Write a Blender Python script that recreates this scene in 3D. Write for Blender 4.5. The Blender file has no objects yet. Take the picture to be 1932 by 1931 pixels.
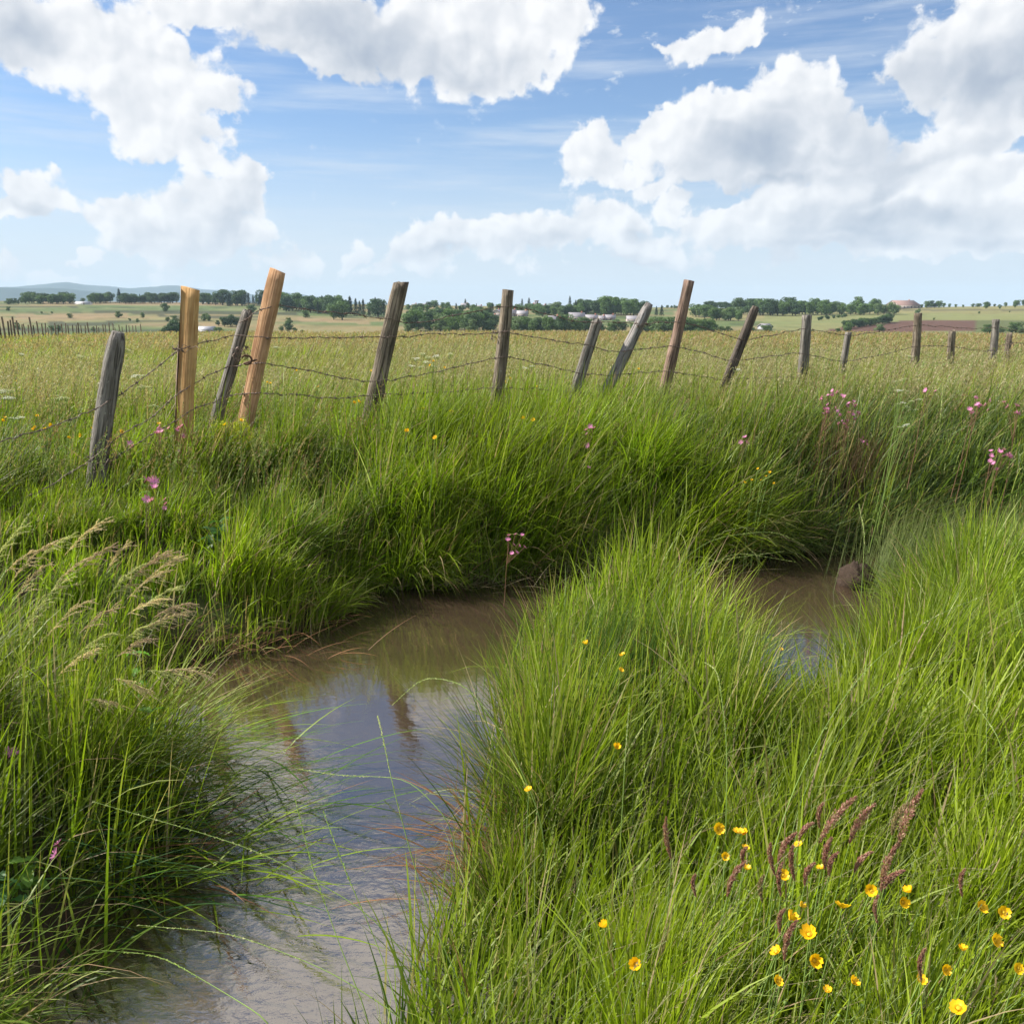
import bpy, math, random
import numpy as np
from mathutils import Vector, Matrix

rng = np.random.default_rng(7)
random.seed(7)
scene = bpy.context.scene

# ------------------------------------------------------------------ camera
EYE = 1.6                 # metres above the water
FOC = 1673.0              # focal length for a picture 1932 units wide
PITCH = math.radians(12.67)
CT, ST = math.cos(PITCH), math.sin(PITCH)
cam_data = bpy.data.cameras.new("camera")
cam_data.sensor_width = 36.0
cam_data.sensor_fit = 'HORIZONTAL'
cam_data.lens = 36.0 * FOC / 1932.0
cam_data.clip_start = 0.05
cam_data.clip_end = 40000
cam = bpy.data.objects.new("camera", cam_data)
cam.location = (0, 0, EYE)
cam.rotation_euler = (math.pi / 2 - PITCH, 0, 0)
scene.collection.objects.link(cam)
scene.camera = cam

scene.view_settings.view_transform = 'Standard'
scene.view_settings.look = 'None'
scene.view_settings.exposure = 0.93
scene.view_settings.gamma = 1.0
scene.view_settings.use_curve_mapping = False
scene.cycles.max_bounces = 8
scene.cycles.diffuse_bounces = 3
scene.cycles.glossy_bounces = 3
scene.cycles.transmission_bounces = 4
scene.cycles.transparent_max_bounces = 8
scene.cycles.volume_bounces = 0
scene.cycles.sample_clamp_indirect = 6.0

# sun: high on the left, about level with the viewer
SUN_DIR = Vector((-0.80, 0.16, 0.74)).normalized()
SUN_EL = math.asin(SUN_DIR.z)
SUN_AZ = math.atan2(SUN_DIR.x, SUN_DIR.y)     # clockwise from +Y
sun_data = bpy.data.lights.new("sun", 'SUN')
sun_data.energy = 5.0
sun_data.angle = math.radians(0.55)
sun_data.color = (1.0, 0.95, 0.86)
sun = bpy.data.objects.new("sun", sun_data)
sun.rotation_euler = SUN_DIR.to_track_quat('Z', 'Y').to_euler()
sun.location = (-20, 0, 20)
scene.collection.objects.link(sun)


def ray(px, py):
    """direction (per metre of y) seen at picture point px, py: returns x/y and z/y"""
    a = (px - 966.0) / FOC
    b = (966.0 - py) / FOC
    yy = CT + b * ST
    return a / yy, (b * CT - ST) / yy


def at(px, py, y):
    u, s = ray(px, py)
    return Vector((u * y, y, EYE + s * y))


def azel(px, py):
    u, s = ray(px, py)
    return math.atan(u), math.atan2(s, math.hypot(1, u))


# ------------------------------------------------------------------ node helper
class NT:
    def __init__(self, tree):
        self.t = tree
        self.n = tree.nodes
        self.l = tree.links

    def put(self, sock, v):
        if isinstance(v, bpy.types.NodeSocket):
            self.l.new(v, sock)
        elif v is not None:
            if hasattr(sock.default_value, '__len__') and not hasattr(v, '__len__'):
                v = (v,) * len(sock.default_value)
            if hasattr(sock.default_value, '__len__') and len(sock.default_value) == 4 and len(v) == 3:
                v = (*v, 1.0)
            sock.default_value = v

    def node(self, typ, ins=None, **props):
        nd = self.n.new(typ)
        for k, v in props.items():
            setattr(nd, k, v)
        for k, v in (ins or {}).items():
            self.put(nd.inputs[k], v)
        return nd

    def m(self, op, a, b=None, c=None, clamp=False):
        nd = self.n.new('ShaderNodeMath')
        nd.operation = op
        nd.use_clamp = clamp
        for i, v in enumerate((a, b, c)):
            if v is not None:
                self.put(nd.inputs[i], v)
        return nd.outputs[0]

    def vm(self, op, a, b=None, scale=None):
        nd = self.n.new('ShaderNodeVectorMath')
        nd.operation = op
        self.put(nd.inputs[0], a)
        if b is not None:
            self.put(nd.inputs[1], b)
        if scale is not None:
            self.put(nd.inputs['Scale'], scale)
        return nd.outputs[0]

    def mix(self, f, a, b, blend='MIX'):
        nd = self.n.new('ShaderNodeMix')
        nd.data_type = 'RGBA'
        nd.blend_type = blend
        self.put(nd.inputs[0], f)
        self.put(nd.inputs[6], a)
        self.put(nd.inputs[7], b)
        return nd.outputs[2]

    def noise(self, vec, scale, detail=4, rough=0.55, color=False, dist=0.0, lac=2.0):
        nd = self.node('ShaderNodeTexNoise', {'Vector': vec, 'Scale': scale, 'Detail': detail,
                                              'Roughness': rough, 'Distortion': dist, 'Lacunarity': lac})
        return nd.outputs['Color'] if color else nd.outputs[0]

    def step(self, x, lo, hi, smooth=True, tlo=0.0, thi=1.0):
        nd = self.n.new('ShaderNodeMapRange')
        nd.interpolation_type = 'SMOOTHSTEP' if smooth else 'LINEAR'
        self.put(nd.inputs[0], x)
        for i, v in enumerate((lo, hi, tlo, thi)):
            self.put(nd.inputs[i + 1], v)
        return nd.outputs[0]

    def scalev(self, v, s):
        nd = self.n.new('ShaderNodeMapping')
        self.put(nd.inputs['Vector'], v)
        nd.inputs['Scale'].default_value = s
        return nd.outputs[0]


# ------------------------------------------------------------------ world: sky with clouds
world = bpy.data.worlds.new("World")
scene.world = world
world.use_nodes = True
W = NT(world.node_tree)
W.n.clear()
sky = W.n.new('ShaderNodeTexSky')
sky.sky_type = 'NISHITA'
sky.sun_disc = False
sky.sun_elevation = SUN_EL
sky.sun_rotation = SUN_AZ
sky.altitude = 900
sky.air_density = 1.0
sky.dust_density = 1.2
sky.ozone_density = 1.5
SKY_STRENGTH = 0.072

tc = W.n.new('ShaderNodeTexCoord')
sep = W.n.new('ShaderNodeSeparateXYZ')
W.l.new(tc.outputs['Generated'], sep.inputs[0])
az = W.m('ARCTAN2', sep.outputs[0], sep.outputs[1])
el = W.m('ARCSINE', sep.outputs[2])
comb = W.n.new('ShaderNodeCombineXYZ')
W.put(comb.inputs[0], az)
W.put(comb.inputs[1], el)
P0 = comb.outputs[0]
# billowing edges: the cloud shapes are looked up at wobbled positions
wn = W.noise(P0, 13, 3, 0.6, color=True)
wn2 = W.noise(P0, 55, 4, 0.6, color=True)
wv = W.vm('SCALE', W.vm('SUBTRACT', wn, (0.5, 0.5, 0.5)), scale=0.075)
wv2 = W.vm('SCALE', W.vm('SUBTRACT', wn2, (0.5, 0.5, 0.5)), scale=0.030)
PW = W.vm('ADD', W.vm('ADD', P0, wv), wv2)


def blob_field(items, vec, deg=False):
    """largest value over soft ellipses; items: px, py, rx, ry, rot_deg, gain"""
    cur = None
    for (px, py, rx, ry, rot, g) in items:
        a, e = (math.radians(px), math.radians(py)) if deg else azel(px, py)
        if deg:
            rx, ry = rx * 30, ry * 30
        mp = W.n.new('ShaderNodeMapping')
        mp.vector_type = 'TEXTURE'
        W.put(mp.inputs['Vector'], vec)
        mp.inputs['Location'].default_value = (a, e, 0)
        mp.inputs['Rotation'].default_value = (0, 0, math.radians(rot))
        mp.inputs['Scale'].default_value = (rx / 1715.0 * 1.36, ry / 1715.0 * 1.36, 1)
        gr = W.n.new('ShaderNodeTexGradient')
        gr.gradient_type = 'SPHERICAL'
        W.l.new(mp.outputs[0], gr.inputs[0])
        v = gr.outputs['Fac']
        if g != 1:
            v = W.m('MULTIPLY', v, g)
        cur = v if cur is None else W.m('SMOOTH_MAX', cur, v, 0.12)
    return cur


CL = [
    (30, 50, 125, 80, 0, 1), (265, 110, 135, 88, -15, 1.2), (270, 190, 110, 75, -20, 1.1), (350, 262, 75, 48, 0, 1),
    (605, 52, 170, 62, 0, 1.1), (450, 0, 190, 45, 0, 1.0), (860, 70, 180, 95, 0, 1.1), (960, 110, 105, 55, 0, 1),
    (1040, 30, 90, 70, 35, 1), (380, 165, 90, 40, -12, .9), (370, 305, 75, 30, 0, .7),
    (385, 400, 95, 62, 0, 1), (462, 345, 55, 60, 0, 1), (240, 395, 90, 40, 0, .9), (340, 455, 120, 42, 0, 1),
    (470, 430, 45, 55, 0, .9), (65, 372, 48, 38, 25, .9), (20, 405, 40, 22, 0, .8), (165, 480, 26, 13, 0, .7),
    (20, 520, 55, 26, 0, .7), (110, 525, 60, 16, 0, .6), (330, 517, 65, 26, 0, .65), (545, 488, 48, 30, 20, .7),
    (490, 490, 35, 40, 0, .6),
    (672, 482, 38, 28, 25, .75), (725, 505, 60, 22, 20, .7), (800, 468, 75, 42, 10, .85), (890, 452, 90, 45, 12, .9),
    (980, 440, 95, 48, 10, .9), (1070, 440, 90, 45, 10, .9), (1150, 425, 90, 55, 0, .95), (1210, 470, 90, 38, 0, .85),
    (1275, 395, 45, 34, 0, .85), (1000, 500, 40, 20, 0, .5),
    (1380, 255, 150, 88, 15, 1.15), (1490, 205, 110, 76, 0, 1.15), (1235, 250, 95, 40, 25, 1.0),
    (1130, 290, 80, 58, 20, 1.05), (1195, 325, 62, 26, 25, .85), (1550, 268, 130, 62, 0, 1.1),
    (1440, 310, 200, 48, 0, 1.0), (1490, 150, 60, 30, 0, .9), (1290, 330, 110, 34, 20, .85),
    (1325, 72, 86, 34, 12, .85), (1405, 55, 40, 28, 0, .7), (1250, 90, 40, 18, 0, .55),
    (1860, 85, 140, 70, 12, 1.2), (1745, 135, 62, 42, 20, 1.1), (1900, 20, 110, 70, 20, 1.1), (1960, 150, 140, 70, 0, 1.1),
    (1800, 268, 170, 36, 20, 1.0), (1650, 345, 180, 55, 20, 1.05), (1500, 395, 170, 50, 15, 1.0),
    (1380, 430, 120, 42, 12, .95), (1850, 335, 150, 60, 0, 1.05), (1680, 410, 230, 60, 0, 1.1),
    (1500, 455, 170, 32, 0, .95), (1860, 410, 140, 50, 0, 1.0), (1700, 465, 190, 24, 0, .9), (1930, 440, 90, 20, 0, .8),
]
GREY = [
    (1480, 338, 190, 18, 10, .8), (1650, 440, 240, 26, 0, .6), (1450, 486, 170, 14, 0, .7), (1640, 372, 130, 16, 20, .5), (450, 400, 60, 60, 0, .5), (1180, 500, 120, 12, 0, .5), (1800, 395, 120, 18, 0, .4),
    (1600, 290, 130, 60, 0, .6), (1380, 330, 110, 22, 10, .5), (1760, 300, 150, 26, 20, .45), (740, 95, 110, 40, 0, .6), (960, 125, 70, 30, 0, .55), (400, 470, 120, 18, 0, .6),
    (300, 430, 80, 25, 0, .35), (850, 478, 90, 14, 0, .5), (980, 470, 80, 14, 0, .5), (1300, 345, 60, 14, 0, .35), (1600, 380, 160, 20, 18, .4), (60, 400, 50, 14, 0, .4),
    (20, 60, 110, 60, 0, .55), (640, 85, 170, 60, 0, .95), (860, 120, 110, 45, 0, .75), (560, 30, 120, 40, 0, .5),
    (420, 430, 90, 50, 30, .75), (480, 370, 35, 60, 0, .6), (370, 475, 90, 16, 0, .6),
    (1460, 290, 170, 55, 5, .9), (1560, 240, 120, 70, 0, .5), (1440, 320, 150, 28, 0, .6), (1130, 300, 50, 30, 0, .3),
    (1880, 140, 150, 55, 0, 1.0), (1950, 90, 100, 60, 0, .7),
    (1700, 415, 220, 30, 0, .75), (1520, 468, 150, 18, 0, .75), (1700, 450, 150, 20, 0, .65), (1870, 445, 100, 20, 0, .6),
    (1050, 455, 90, 16, 0, .4), (1150, 490, 90, 14, 0, .45), (1210, 445, 50, 16, 0, .4),
]
field = blob_field(CL, PW)
grey = blob_field(GREY, W.vm('ADD', P0, W.vm('SCALE', wv, scale=0.8)))

SO_ = (-0.006, 0.008, 0)
PN = W.vm('ADD', P0, W.vm('SCALE', wv, scale=0.5))
fb = W.noise(PN, 20, 7, 0.60)
SO = (-0.009, 0.010, 0)                               # towards the sun, on the sky map
def billow(v):
    nd = W.node('ShaderNodeTexVoronoi', {'Vector': v, 'Scale': 26.0, 'Detail': 1.0, 'Roughness': 0.55, 'Lacunarity': 2.3, 'Smoothness': 0.5},
                feature='SMOOTH_F1', voronoi_dimensions='2D', normalize=True)
    return nd.outputs['Distance']


bl = billow(PN)
bl2 = billow(W.vm('ADD', PN, SO_))
fb2 = W.noise(W.vm('ADD', PN, SO), 20, 4, 0.50)
fb3 = W.noise(PN, 20, 4, 0.50)
# overhead (out of the frame, but mirrored by the water): broken cloud
hi = W.noise(W.vm('ADD', P0, (3.1, 1.7, 0)), 3.4, 2, 0.5)
hmask = W.step(el, 0.315, 0.42)
HI = [(-3, 22.5, 7, 3, 0, 1), (6, 25, 9, 5, 0, 1), (-18, 28.5, 6, 3.2, 10, 1), (-30, 24, 8, 4, 0, 1), (-9, 41, 16, 6, 0, .95), (25, 36, 14, 9, 0, 1.1),
      (-45, 38, 16, 8, 0, 1), (10, 58, 26, 10, 0, 1), (-60, 62, 30, 9, 0, .9), (45, 24, 12, 6, 0, 1)]
hfield = blob_field(HI, PW, deg=True)
behind = W.m('MULTIPLY', W.m('MULTIPLY', W.step(hi, 0.40, 0.62), 0.8), W.m('MULTIPLY', hmask, W.step(W.m('ABSOLUTE', az), 0.9, 1.2)))
hfield = W.m('MAXIMUM', hfield, behind)
# clouds out of the frame to the sides and behind
side = W.step(W.m('ABSOLUTE', az), 0.56, 0.75)
lowf = W.m('MULTIPLY', W.m('MULTIPLY', W.step(W.noise(W.vm('ADD', P0, (9, 4, 0)), 4.5, 2, 0.5), 0.45, 0.62), 0.8), side)
field = W.m('MAXIMUM', field, W.m('MAXIMUM', hfield, lowf))
dens = W.m('ADD', field, W.m('MULTIPLY', W.m('SUBTRACT', fb, 0.5), 0.85))
dens = W.m('ADD', dens, W.m('MULTIPLY', W.m('SUBTRACT', 0.30, bl), 0.55))
alpha = W.step(dens, 0.24, 0.43)
# small scattered flecks high up
fl = W.noise(W.scalev(W.vm('ADD', P0, (5, 2, 0)), (1, 1.9, 1)), 34, 5, 0.6)
flm = W.m('MULTIPLY', W.step(el, 0.13, 0.26), W.step(W.noise(W.vm('ADD', P0, (2, 8, 0)), 3.2, 1, 0.5), 0.42, 0.62))
flecks = W.m('MULTIPLY', W.m('MULTIPLY', W.step(fl, 0.57, 0.72), flm), 0.75)
# cirrus veils: long faint streaks
ci = W.noise(W.node('ShaderNodeMapping', {'Vector': P0, 'Rotation': (0, 0, math.radians(6)), 'Scale': (2.2, 24, 1)}).outputs[0], 1.6, 5, 0.6)
cim = W.m('MULTIPLY', W.step(ci, 0.42, 0.80), 0.62)
thin = W.m('MAXIMUM', flecks, cim)
# light and shade inside the clouds
relief = W.m('ADD', W.m('MULTIPLY', W.m('SUBTRACT', fb3, fb2), 0.8), W.m('MULTIPLY', W.m('SUBTRACT', bl2, bl), 0.75))
thick = W.step(dens, 0.45, 1.35)
gmod = W.step(W.noise(PN, 9, 4, 0.55), 0.30, 0.68, tlo=0.45, thi=1.35)
shade = W.m('ADD', W.m('MULTIPLY', W.m('MULTIPLY', grey, gmod), 1.4), W.m('MULTIPLY', thick, 0.10))
shade = W.m('ADD', shade, W.m('MULTIPLY', W.m('SUBTRACT', 0.5, fb), W.m('ADD', 0.25, W.m('MULTIPLY', grey, 1.6))))
shade = W.m('SUBTRACT', shade, relief)
k = 0.52 / SKY_STRENGTH
white = (1.03 * k, 1.03 * k, 1.04 * k)
dark = (0.33 * k, 0.41 * k, 0.54 * k)
ccol = W.mix(W.m('SUBTRACT', 1.0, W.m('EXPONENT', W.m('MULTIPLY', W.m('MAXIMUM', shade, 0.0), -1.05))), white, dark)
veil = (0.80 * k, 0.86 * k, 0.94 * k)
base = W.mix(thin, W.vm('MULTIPLY', sky.outputs[0], (0.80, 0.93, 1.08)), veil)
low = W.m('MULTIPLY', W.step(el, 0.21, 0.0), 0.86)
haze_c = (0.78 * k, 0.83 * k, 0.91 * k)
base = W.mix(low, base, haze_c)
ccol = W.mix(W.m('MULTIPLY', W.step(el, 0.10, 0.0), 0.60), ccol, haze_c)
fin = W.mix(alpha, base, ccol)
bg = W.node('ShaderNodeBackground', {'Color': fin, 'Strength': SKY_STRENGTH})
world.cycles.sampling_method = 'MANUAL'
world.cycles.sample_map_resolution = 256
wo = W.n.new('ShaderNodeOutputWorld')
W.l.new(bg.outputs[0], wo.inputs[0])

# ------------------------------------------------------------------ objects: names, labels, groups
COL = scene.collection


def tag(o, label=None, cat=None, group=None, kind=None):
    if label: o['label'] = label
    if cat: o['category'] = cat
    if group: o['group'] = group
    if kind: o['kind'] = kind
    return o


def link(name, mesh, parent=None, loc=None):
    o = bpy.data.objects.new(name, mesh)
    COL.objects.link(o)
    if parent: o.parent = parent
    if loc is not None: o.location = loc
    return o


def empty(name, loc, rot=(0, 0, 0), scale=1.0):
    o = bpy.data.objects.new(name, None)
    COL.objects.link(o)
    o.location = loc
    o.rotation_euler = rot
    o.scale = (scale,) * 3
    o.empty_display_size = 0.05
    return o


def copy_tree(o, parent=None):
    c = o.copy()
    COL.objects.link(c)
    c.parent = parent
    for ch in list(o.children):
        copy_tree(ch, c)
    return c


def np_mesh(name, V, F, mats, col=None, smooth=False, fmat=None):
    """V (n,3); F (m,k) all faces with k corners, or list of such arrays"""
    me = bpy.data.meshes.new(name)
    V = np.ascontiguousarray(V, dtype=np.float32)
    Fs = F if isinstance(F, list) else [F]
    Fs = [f for f in Fs if len(f)]
    me.vertices.add(len(V))
    me.vertices.foreach_set('co', V.ravel())
    loops = np.concatenate([f.ravel() for f in Fs]).astype(np.int32)
    tot = np.concatenate([np.full(len(f), f.shape[1]) for f in Fs]).astype(np.int32)
    start = np.concatenate([[0], np.cumsum(tot)[:-1]]).astype(np.int32)
    me.loops.add(len(loops))
    me.loops.foreach_set('vertex_index', loops)
    me.polygons.add(len(tot))
    me.polygons.foreach_set('loop_start', start)
    me.polygons.foreach_set('loop_total', tot)
    if smooth:
        me.polygons.foreach_set('use_smooth', np.ones(len(tot), dtype=bool))
    if fmat is not None:
        me.polygons.foreach_set('material_index', np.asarray(fmat, dtype=np.int32))
    for m in (mats if isinstance(mats, (list, tuple)) else [mats]):
        me.materials.append(m)
    if col is not None:
        at_ = me.attributes.new('tint', 'FLOAT_COLOR', 'POINT')
        c4 = np.ones((len(V), 4), dtype=np.float32)
        c4[:, :3] = col
        at_.data.foreach_set('color', c4.ravel())
    me.update(calc_edges=True)
    return me


# ------------------------------------------------------------------ materials
def new_mat(name):
    m = bpy.data.materials.new(name)
    m.use_nodes = True
    t = NT(m.node_tree)
    t.n.clear()
    out = t.n.new('ShaderNodeOutputMaterial')
    return m, t, out


def principled(t, **ins):
    return t.node('ShaderNodeBsdfPrincipled', ins)


def leaf_mat(name, trans=0.45, rough=0.5, spec=0.35, gain=1.0):
    """thin leaves: colour from the mesh, light passes through"""
    m, t, out = new_mat(name)
    a = t.n.new('ShaderNodeAttribute')
    a.attribute_name = 'tint'
    c = a.outputs['Color']
    p = principled(t, **{'Base Color': c, 'Roughness': rough, 'Specular IOR Level': spec})
    tl = t.node('ShaderNodeBsdfTranslucent', {'Color': t.vm('MULTIPLY', c, (1.25 * gain, 1.35 * gain, 0.8 * gain))})
    mx = t.node('ShaderNodeMixShader', {0: trans})
    t.l.new(p.outputs[0], mx.inputs[1])
    t.l.new(tl.outputs[0], mx.inputs[2])
    t.l.new(mx.outputs[0], out.inputs[0])
    return m


def plain_mat(name, c, rough=0.6, spec=0.3, nscale=8.0, amt=0.25, bump=0.0, metallic=0.0):
    m, t, out = new_mat(name)
    tcn = t.n.new('ShaderNodeTexCoord')
    n = t.noise(tcn.outputs['Object'], nscale, 4, 0.6)
    c2 = tuple(v * (1 - amt) for v in c)
    c3 = tuple(min(1, v * (1 + amt)) for v in c)
    p = principled(t, **{'Base Color': t.mix(n, c2, c3), 'Roughness': rough, 'Specular IOR Level': spec, 'Metallic': metallic})
    if bump:
        b = t.node('ShaderNodeBump', {'Height': n, 'Strength': bump, 'Distance': 0.01})
        t.l.new(b.outputs[0], p.inputs['Normal'])
    t.l.new(p.outputs[0], out.inputs[0])
    return m


M_GRASS = leaf_mat('grass blade', 0.40, 0.48, 0.28)
M_SEED = leaf_mat('seed head', 0.35, 0.6, 0.2)
M_CROWN = leaf_mat('tree leaves', 0.25, 0.6, 0.2)
M_PETAL = leaf_mat('petal', 0.3, 0.5, 0.25)

# ------------------------------------------------------------------ land form
def vnoise(x, y, seed=0):
    xi = np.floor(x).astype(np.int64); yi = np.floor(y).astype(np.int64)
    xf = x - xi; yf = y - yi
    u = xf * xf * (3 - 2 * xf); v = yf * yf * (3 - 2 * yf)

    def h(a, b):
        n = (a * 374761393 + b * 668265263 + seed * 1442695041) & 0x7fffffff
        n = ((n ^ (n >> 13)) * 1274126177) & 0x7fffffff
        n = n ^ (n >> 16)
        return (n & 0xffff) / 65535.0
    return (h(xi, yi) * (1 - u) + h(xi + 1, yi) * u) * (1 - v) + (h(xi, yi + 1) * (1 - u) + h(xi + 1, yi + 1) * u) * v


def fbm(x, y, o=4, seed=0):
    s = 0; a = 0.5; tot = 0
    for i in range(o):
        s = s + a * vnoise(x * 2 ** i, y * 2 ** i, seed + i)
        tot += a; a *= 0.5
    return s / tot


def sstep(x, a, b):
    t = np.clip((x - a) / (b - a), 0, 1)
    return t * t * (3 - 2 * t)


def wpt(px, py, z=0.0):
    u, s = ray(px, py)
    y = (z - EYE) / s
    return (u * y, y)


# the stream: outline on the water level
WATER_PX = [(-20, 2150), (150, 1932), (190, 1810), (330, 1640), (330, 1450), (215, 1345), (320, 1262), (480, 1235), (600, 1190),
            (690, 1120), (860, 1108), (1010, 1085), (1200, 1080), (1400, 1060), (1500, 1042), (1630, 1036), (1700, 1040),
            (1860, 1030), (1990, 1040), (2100, 1090), (2000, 1120), (1850, 1110), (1730, 1115), (1690, 1170), (1690, 1290), (1560, 1350), (1400, 1320), (1300, 1195),
            (1150, 1150), (1040, 1170), (970, 1260), (945, 1450), (930, 1600), (870, 1750), (760, 1932), (640, 2200)]
POLY = np.array([wpt(*p) for p in WATER_PX])
_a = wpt(-20, 2150); _b = wpt(640, 2200)
POLY = np.vstack([POLY, [[_b[0] - 0.02, _b[1] - 1.2], [_a[0], _a[1] - 1.2]]])


def sdist(x, y):
    """distance to the water's edge, negative on the water; and the direction to the nearest edge point"""
    x = np.asarray(x, float); y = np.asarray(y, float)
    best = np.full(x.shape, 1e9); bx = np.zeros(x.shape); by = np.zeros(x.shape)
    inside = np.zeros(x.shape, bool)
    n = len(POLY)
    for i in range(n):
        x1, y1 = POLY[i]; x2, y2 = POLY[(i + 1) % n]
        dx, dy = x2 - x1, y2 - y1
        t = np.clip(((x - x1) * dx + (y - y1) * dy) / (dx * dx + dy * dy), 0, 1)
        qx = x1 + t * dx - x; qy = y1 + t * dy - y
        d = np.hypot(qx, qy)
        m = d < best
        best = np.where(m, d, best); bx = np.where(m, qx, bx); by = np.where(m, qy, by)
        c = ((y1 > y) != (y2 > y)) & (x < (x2 - x1) * (y - y1) / (y2 - y1 + 1e-12) + x1)
        inside ^= c
    l = np.maximum(best, 1e-6)
    return np.where(inside, -best, best), bx / l, by / l


ZY = np.array([0, 12, 20, 30, 45, 60, 80, 110, 160, 250, 330, 400, 500, 640, 800])
ZZ = np.array([.5, .50, .40, .2, -.05, -.28, -.62, -2.4, -6, -10, -9.6, -7.6, -4.5, -.6, 0])   # last three: a share of the ridge below
RX = np.array([-900, 0, 340, 700, 900, 1250, 1600, 1750, 1932, 2600])
RYP = np.array([572, 570, 570, 574, 577, 580, 583, 581, 577, 570])        # height of the ridge in the view
MX = np.array([-700, -300, 0, 60, 100, 140, 180, 260, 300, 330, 360, 390, 440, 500, 540, 580, 640, 700, 760, 900, 1200, 3000])
MY = np.array([550, 546, 547, 544, 541, 536, 541, 546, 544, 541, 541, 546, 551, 557, 552, 557, 565, 572, 578, 584, 588, 588])


def land(x, y):
    x = np.asarray(x, float); y = np.asarray(y, float)
    r = np.hypot(x, y)
    yy = np.maximum(r * 0.93, 0.01)
    ang = np.arctan2(x, y)
    px = 966 + 1715 * np.tan(np.clip(ang, -1.1, 1.1))
    ridge = EYE + (590 - np.interp(px, RX, RYP)) / 1715.0 * 800
    zz = np.interp(yy, ZY, ZZ)
    # rise to the ridge at 800 m and drop behind it
    f = np.clip((yy - 400) / 400.0, 0, 1)
    rise = -7.6 + (ridge + 7.6) * (f ** 0.95)
    zz = np.where(yy > 400, rise, zz)
    zz = np.where(yy > 800, ridge - sstep(yy, 820, 2500) * 30, zz)
    zz = zz + (fbm(x / 60 + 9, y / 60, 3, 5) - 0.5) * 1.6 * sstep(yy, 120, 300) * (yy < 3000)
    # blue hills
    mt = EYE + (590 - np.interp(px + 5, MX, MY) + (fbm(px / 30, px * 0 + 2, 4, 3) - 0.5) * 5) / 1715.0 * 7200
    mt2 = EYE + (590 - np.interp(px, [-900, 0, 140, 240, 330, 700, 1200], [546, 548, 549, 560, 572, 590, 600]) + (fbm(px / 40, px * 0 + 8, 3, 9) - .5) * 4) / 1715.0 * 4800
    g = np.exp(-((yy - 7200) / 900) ** 2)
    g2 = np.exp(-((yy - 4800) / 500) ** 2)
    zz = zz + (mt + 22) * g + (mt2 + 22) * g2 * (mt2 > -20)
    # near ground: banks of the stream
    near = 0.10 + 0.16 * sstep(x, 0.6, 2.6) + 0.17 * sstep(-x, 0.7, 1.3)
    k = sstep(y, 4.2, 5.8)
    k = np.maximum(k, sstep(y, 2.0, 5.6) * (x < -0.8) * 0.85)
    h0 = near * (1 - k) + zz * k
    sd, _, _ = sdist(np.where(r < 14, x, 50), np.where(r < 14, y, 50))
    sd = np.where(r < 14, sd, 5)
    bank = sstep(sd, -0.05, 1.15) * 0.6 + sstep(sd, -0.05, 0.35) * 0.4
    bump = (fbm(x * 1.3, y * 1.3, 3, 11) - 0.5) * (0.16 - 0.05 * (y < 4.4)) * (r < 40) * np.clip(sd, 0, 1)
    z = -0.05 + (h0 + 0.05) * bank + bump
    return np.where(sd < -0.05, -0.05 + np.maximum(sd + 0.05, -0.5) * 0.5, z)


def on_land(px, py, lo=380.0, hi=900.0):
    """where the sight line through px, py meets the far land"""
    u, s = ray(px, py)
    ys = np.concatenate([np.linspace(lo, hi, 260)])
    g = land(u * ys, ys)
    d = (EYE + s * ys) - g
    idx = np.where(d < 0)[0]
    y = ys[idx[0]] if len(idx) else hi * 0.9
    x = u * y
    return Vector((x, y, float(land(x, y))))


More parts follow.
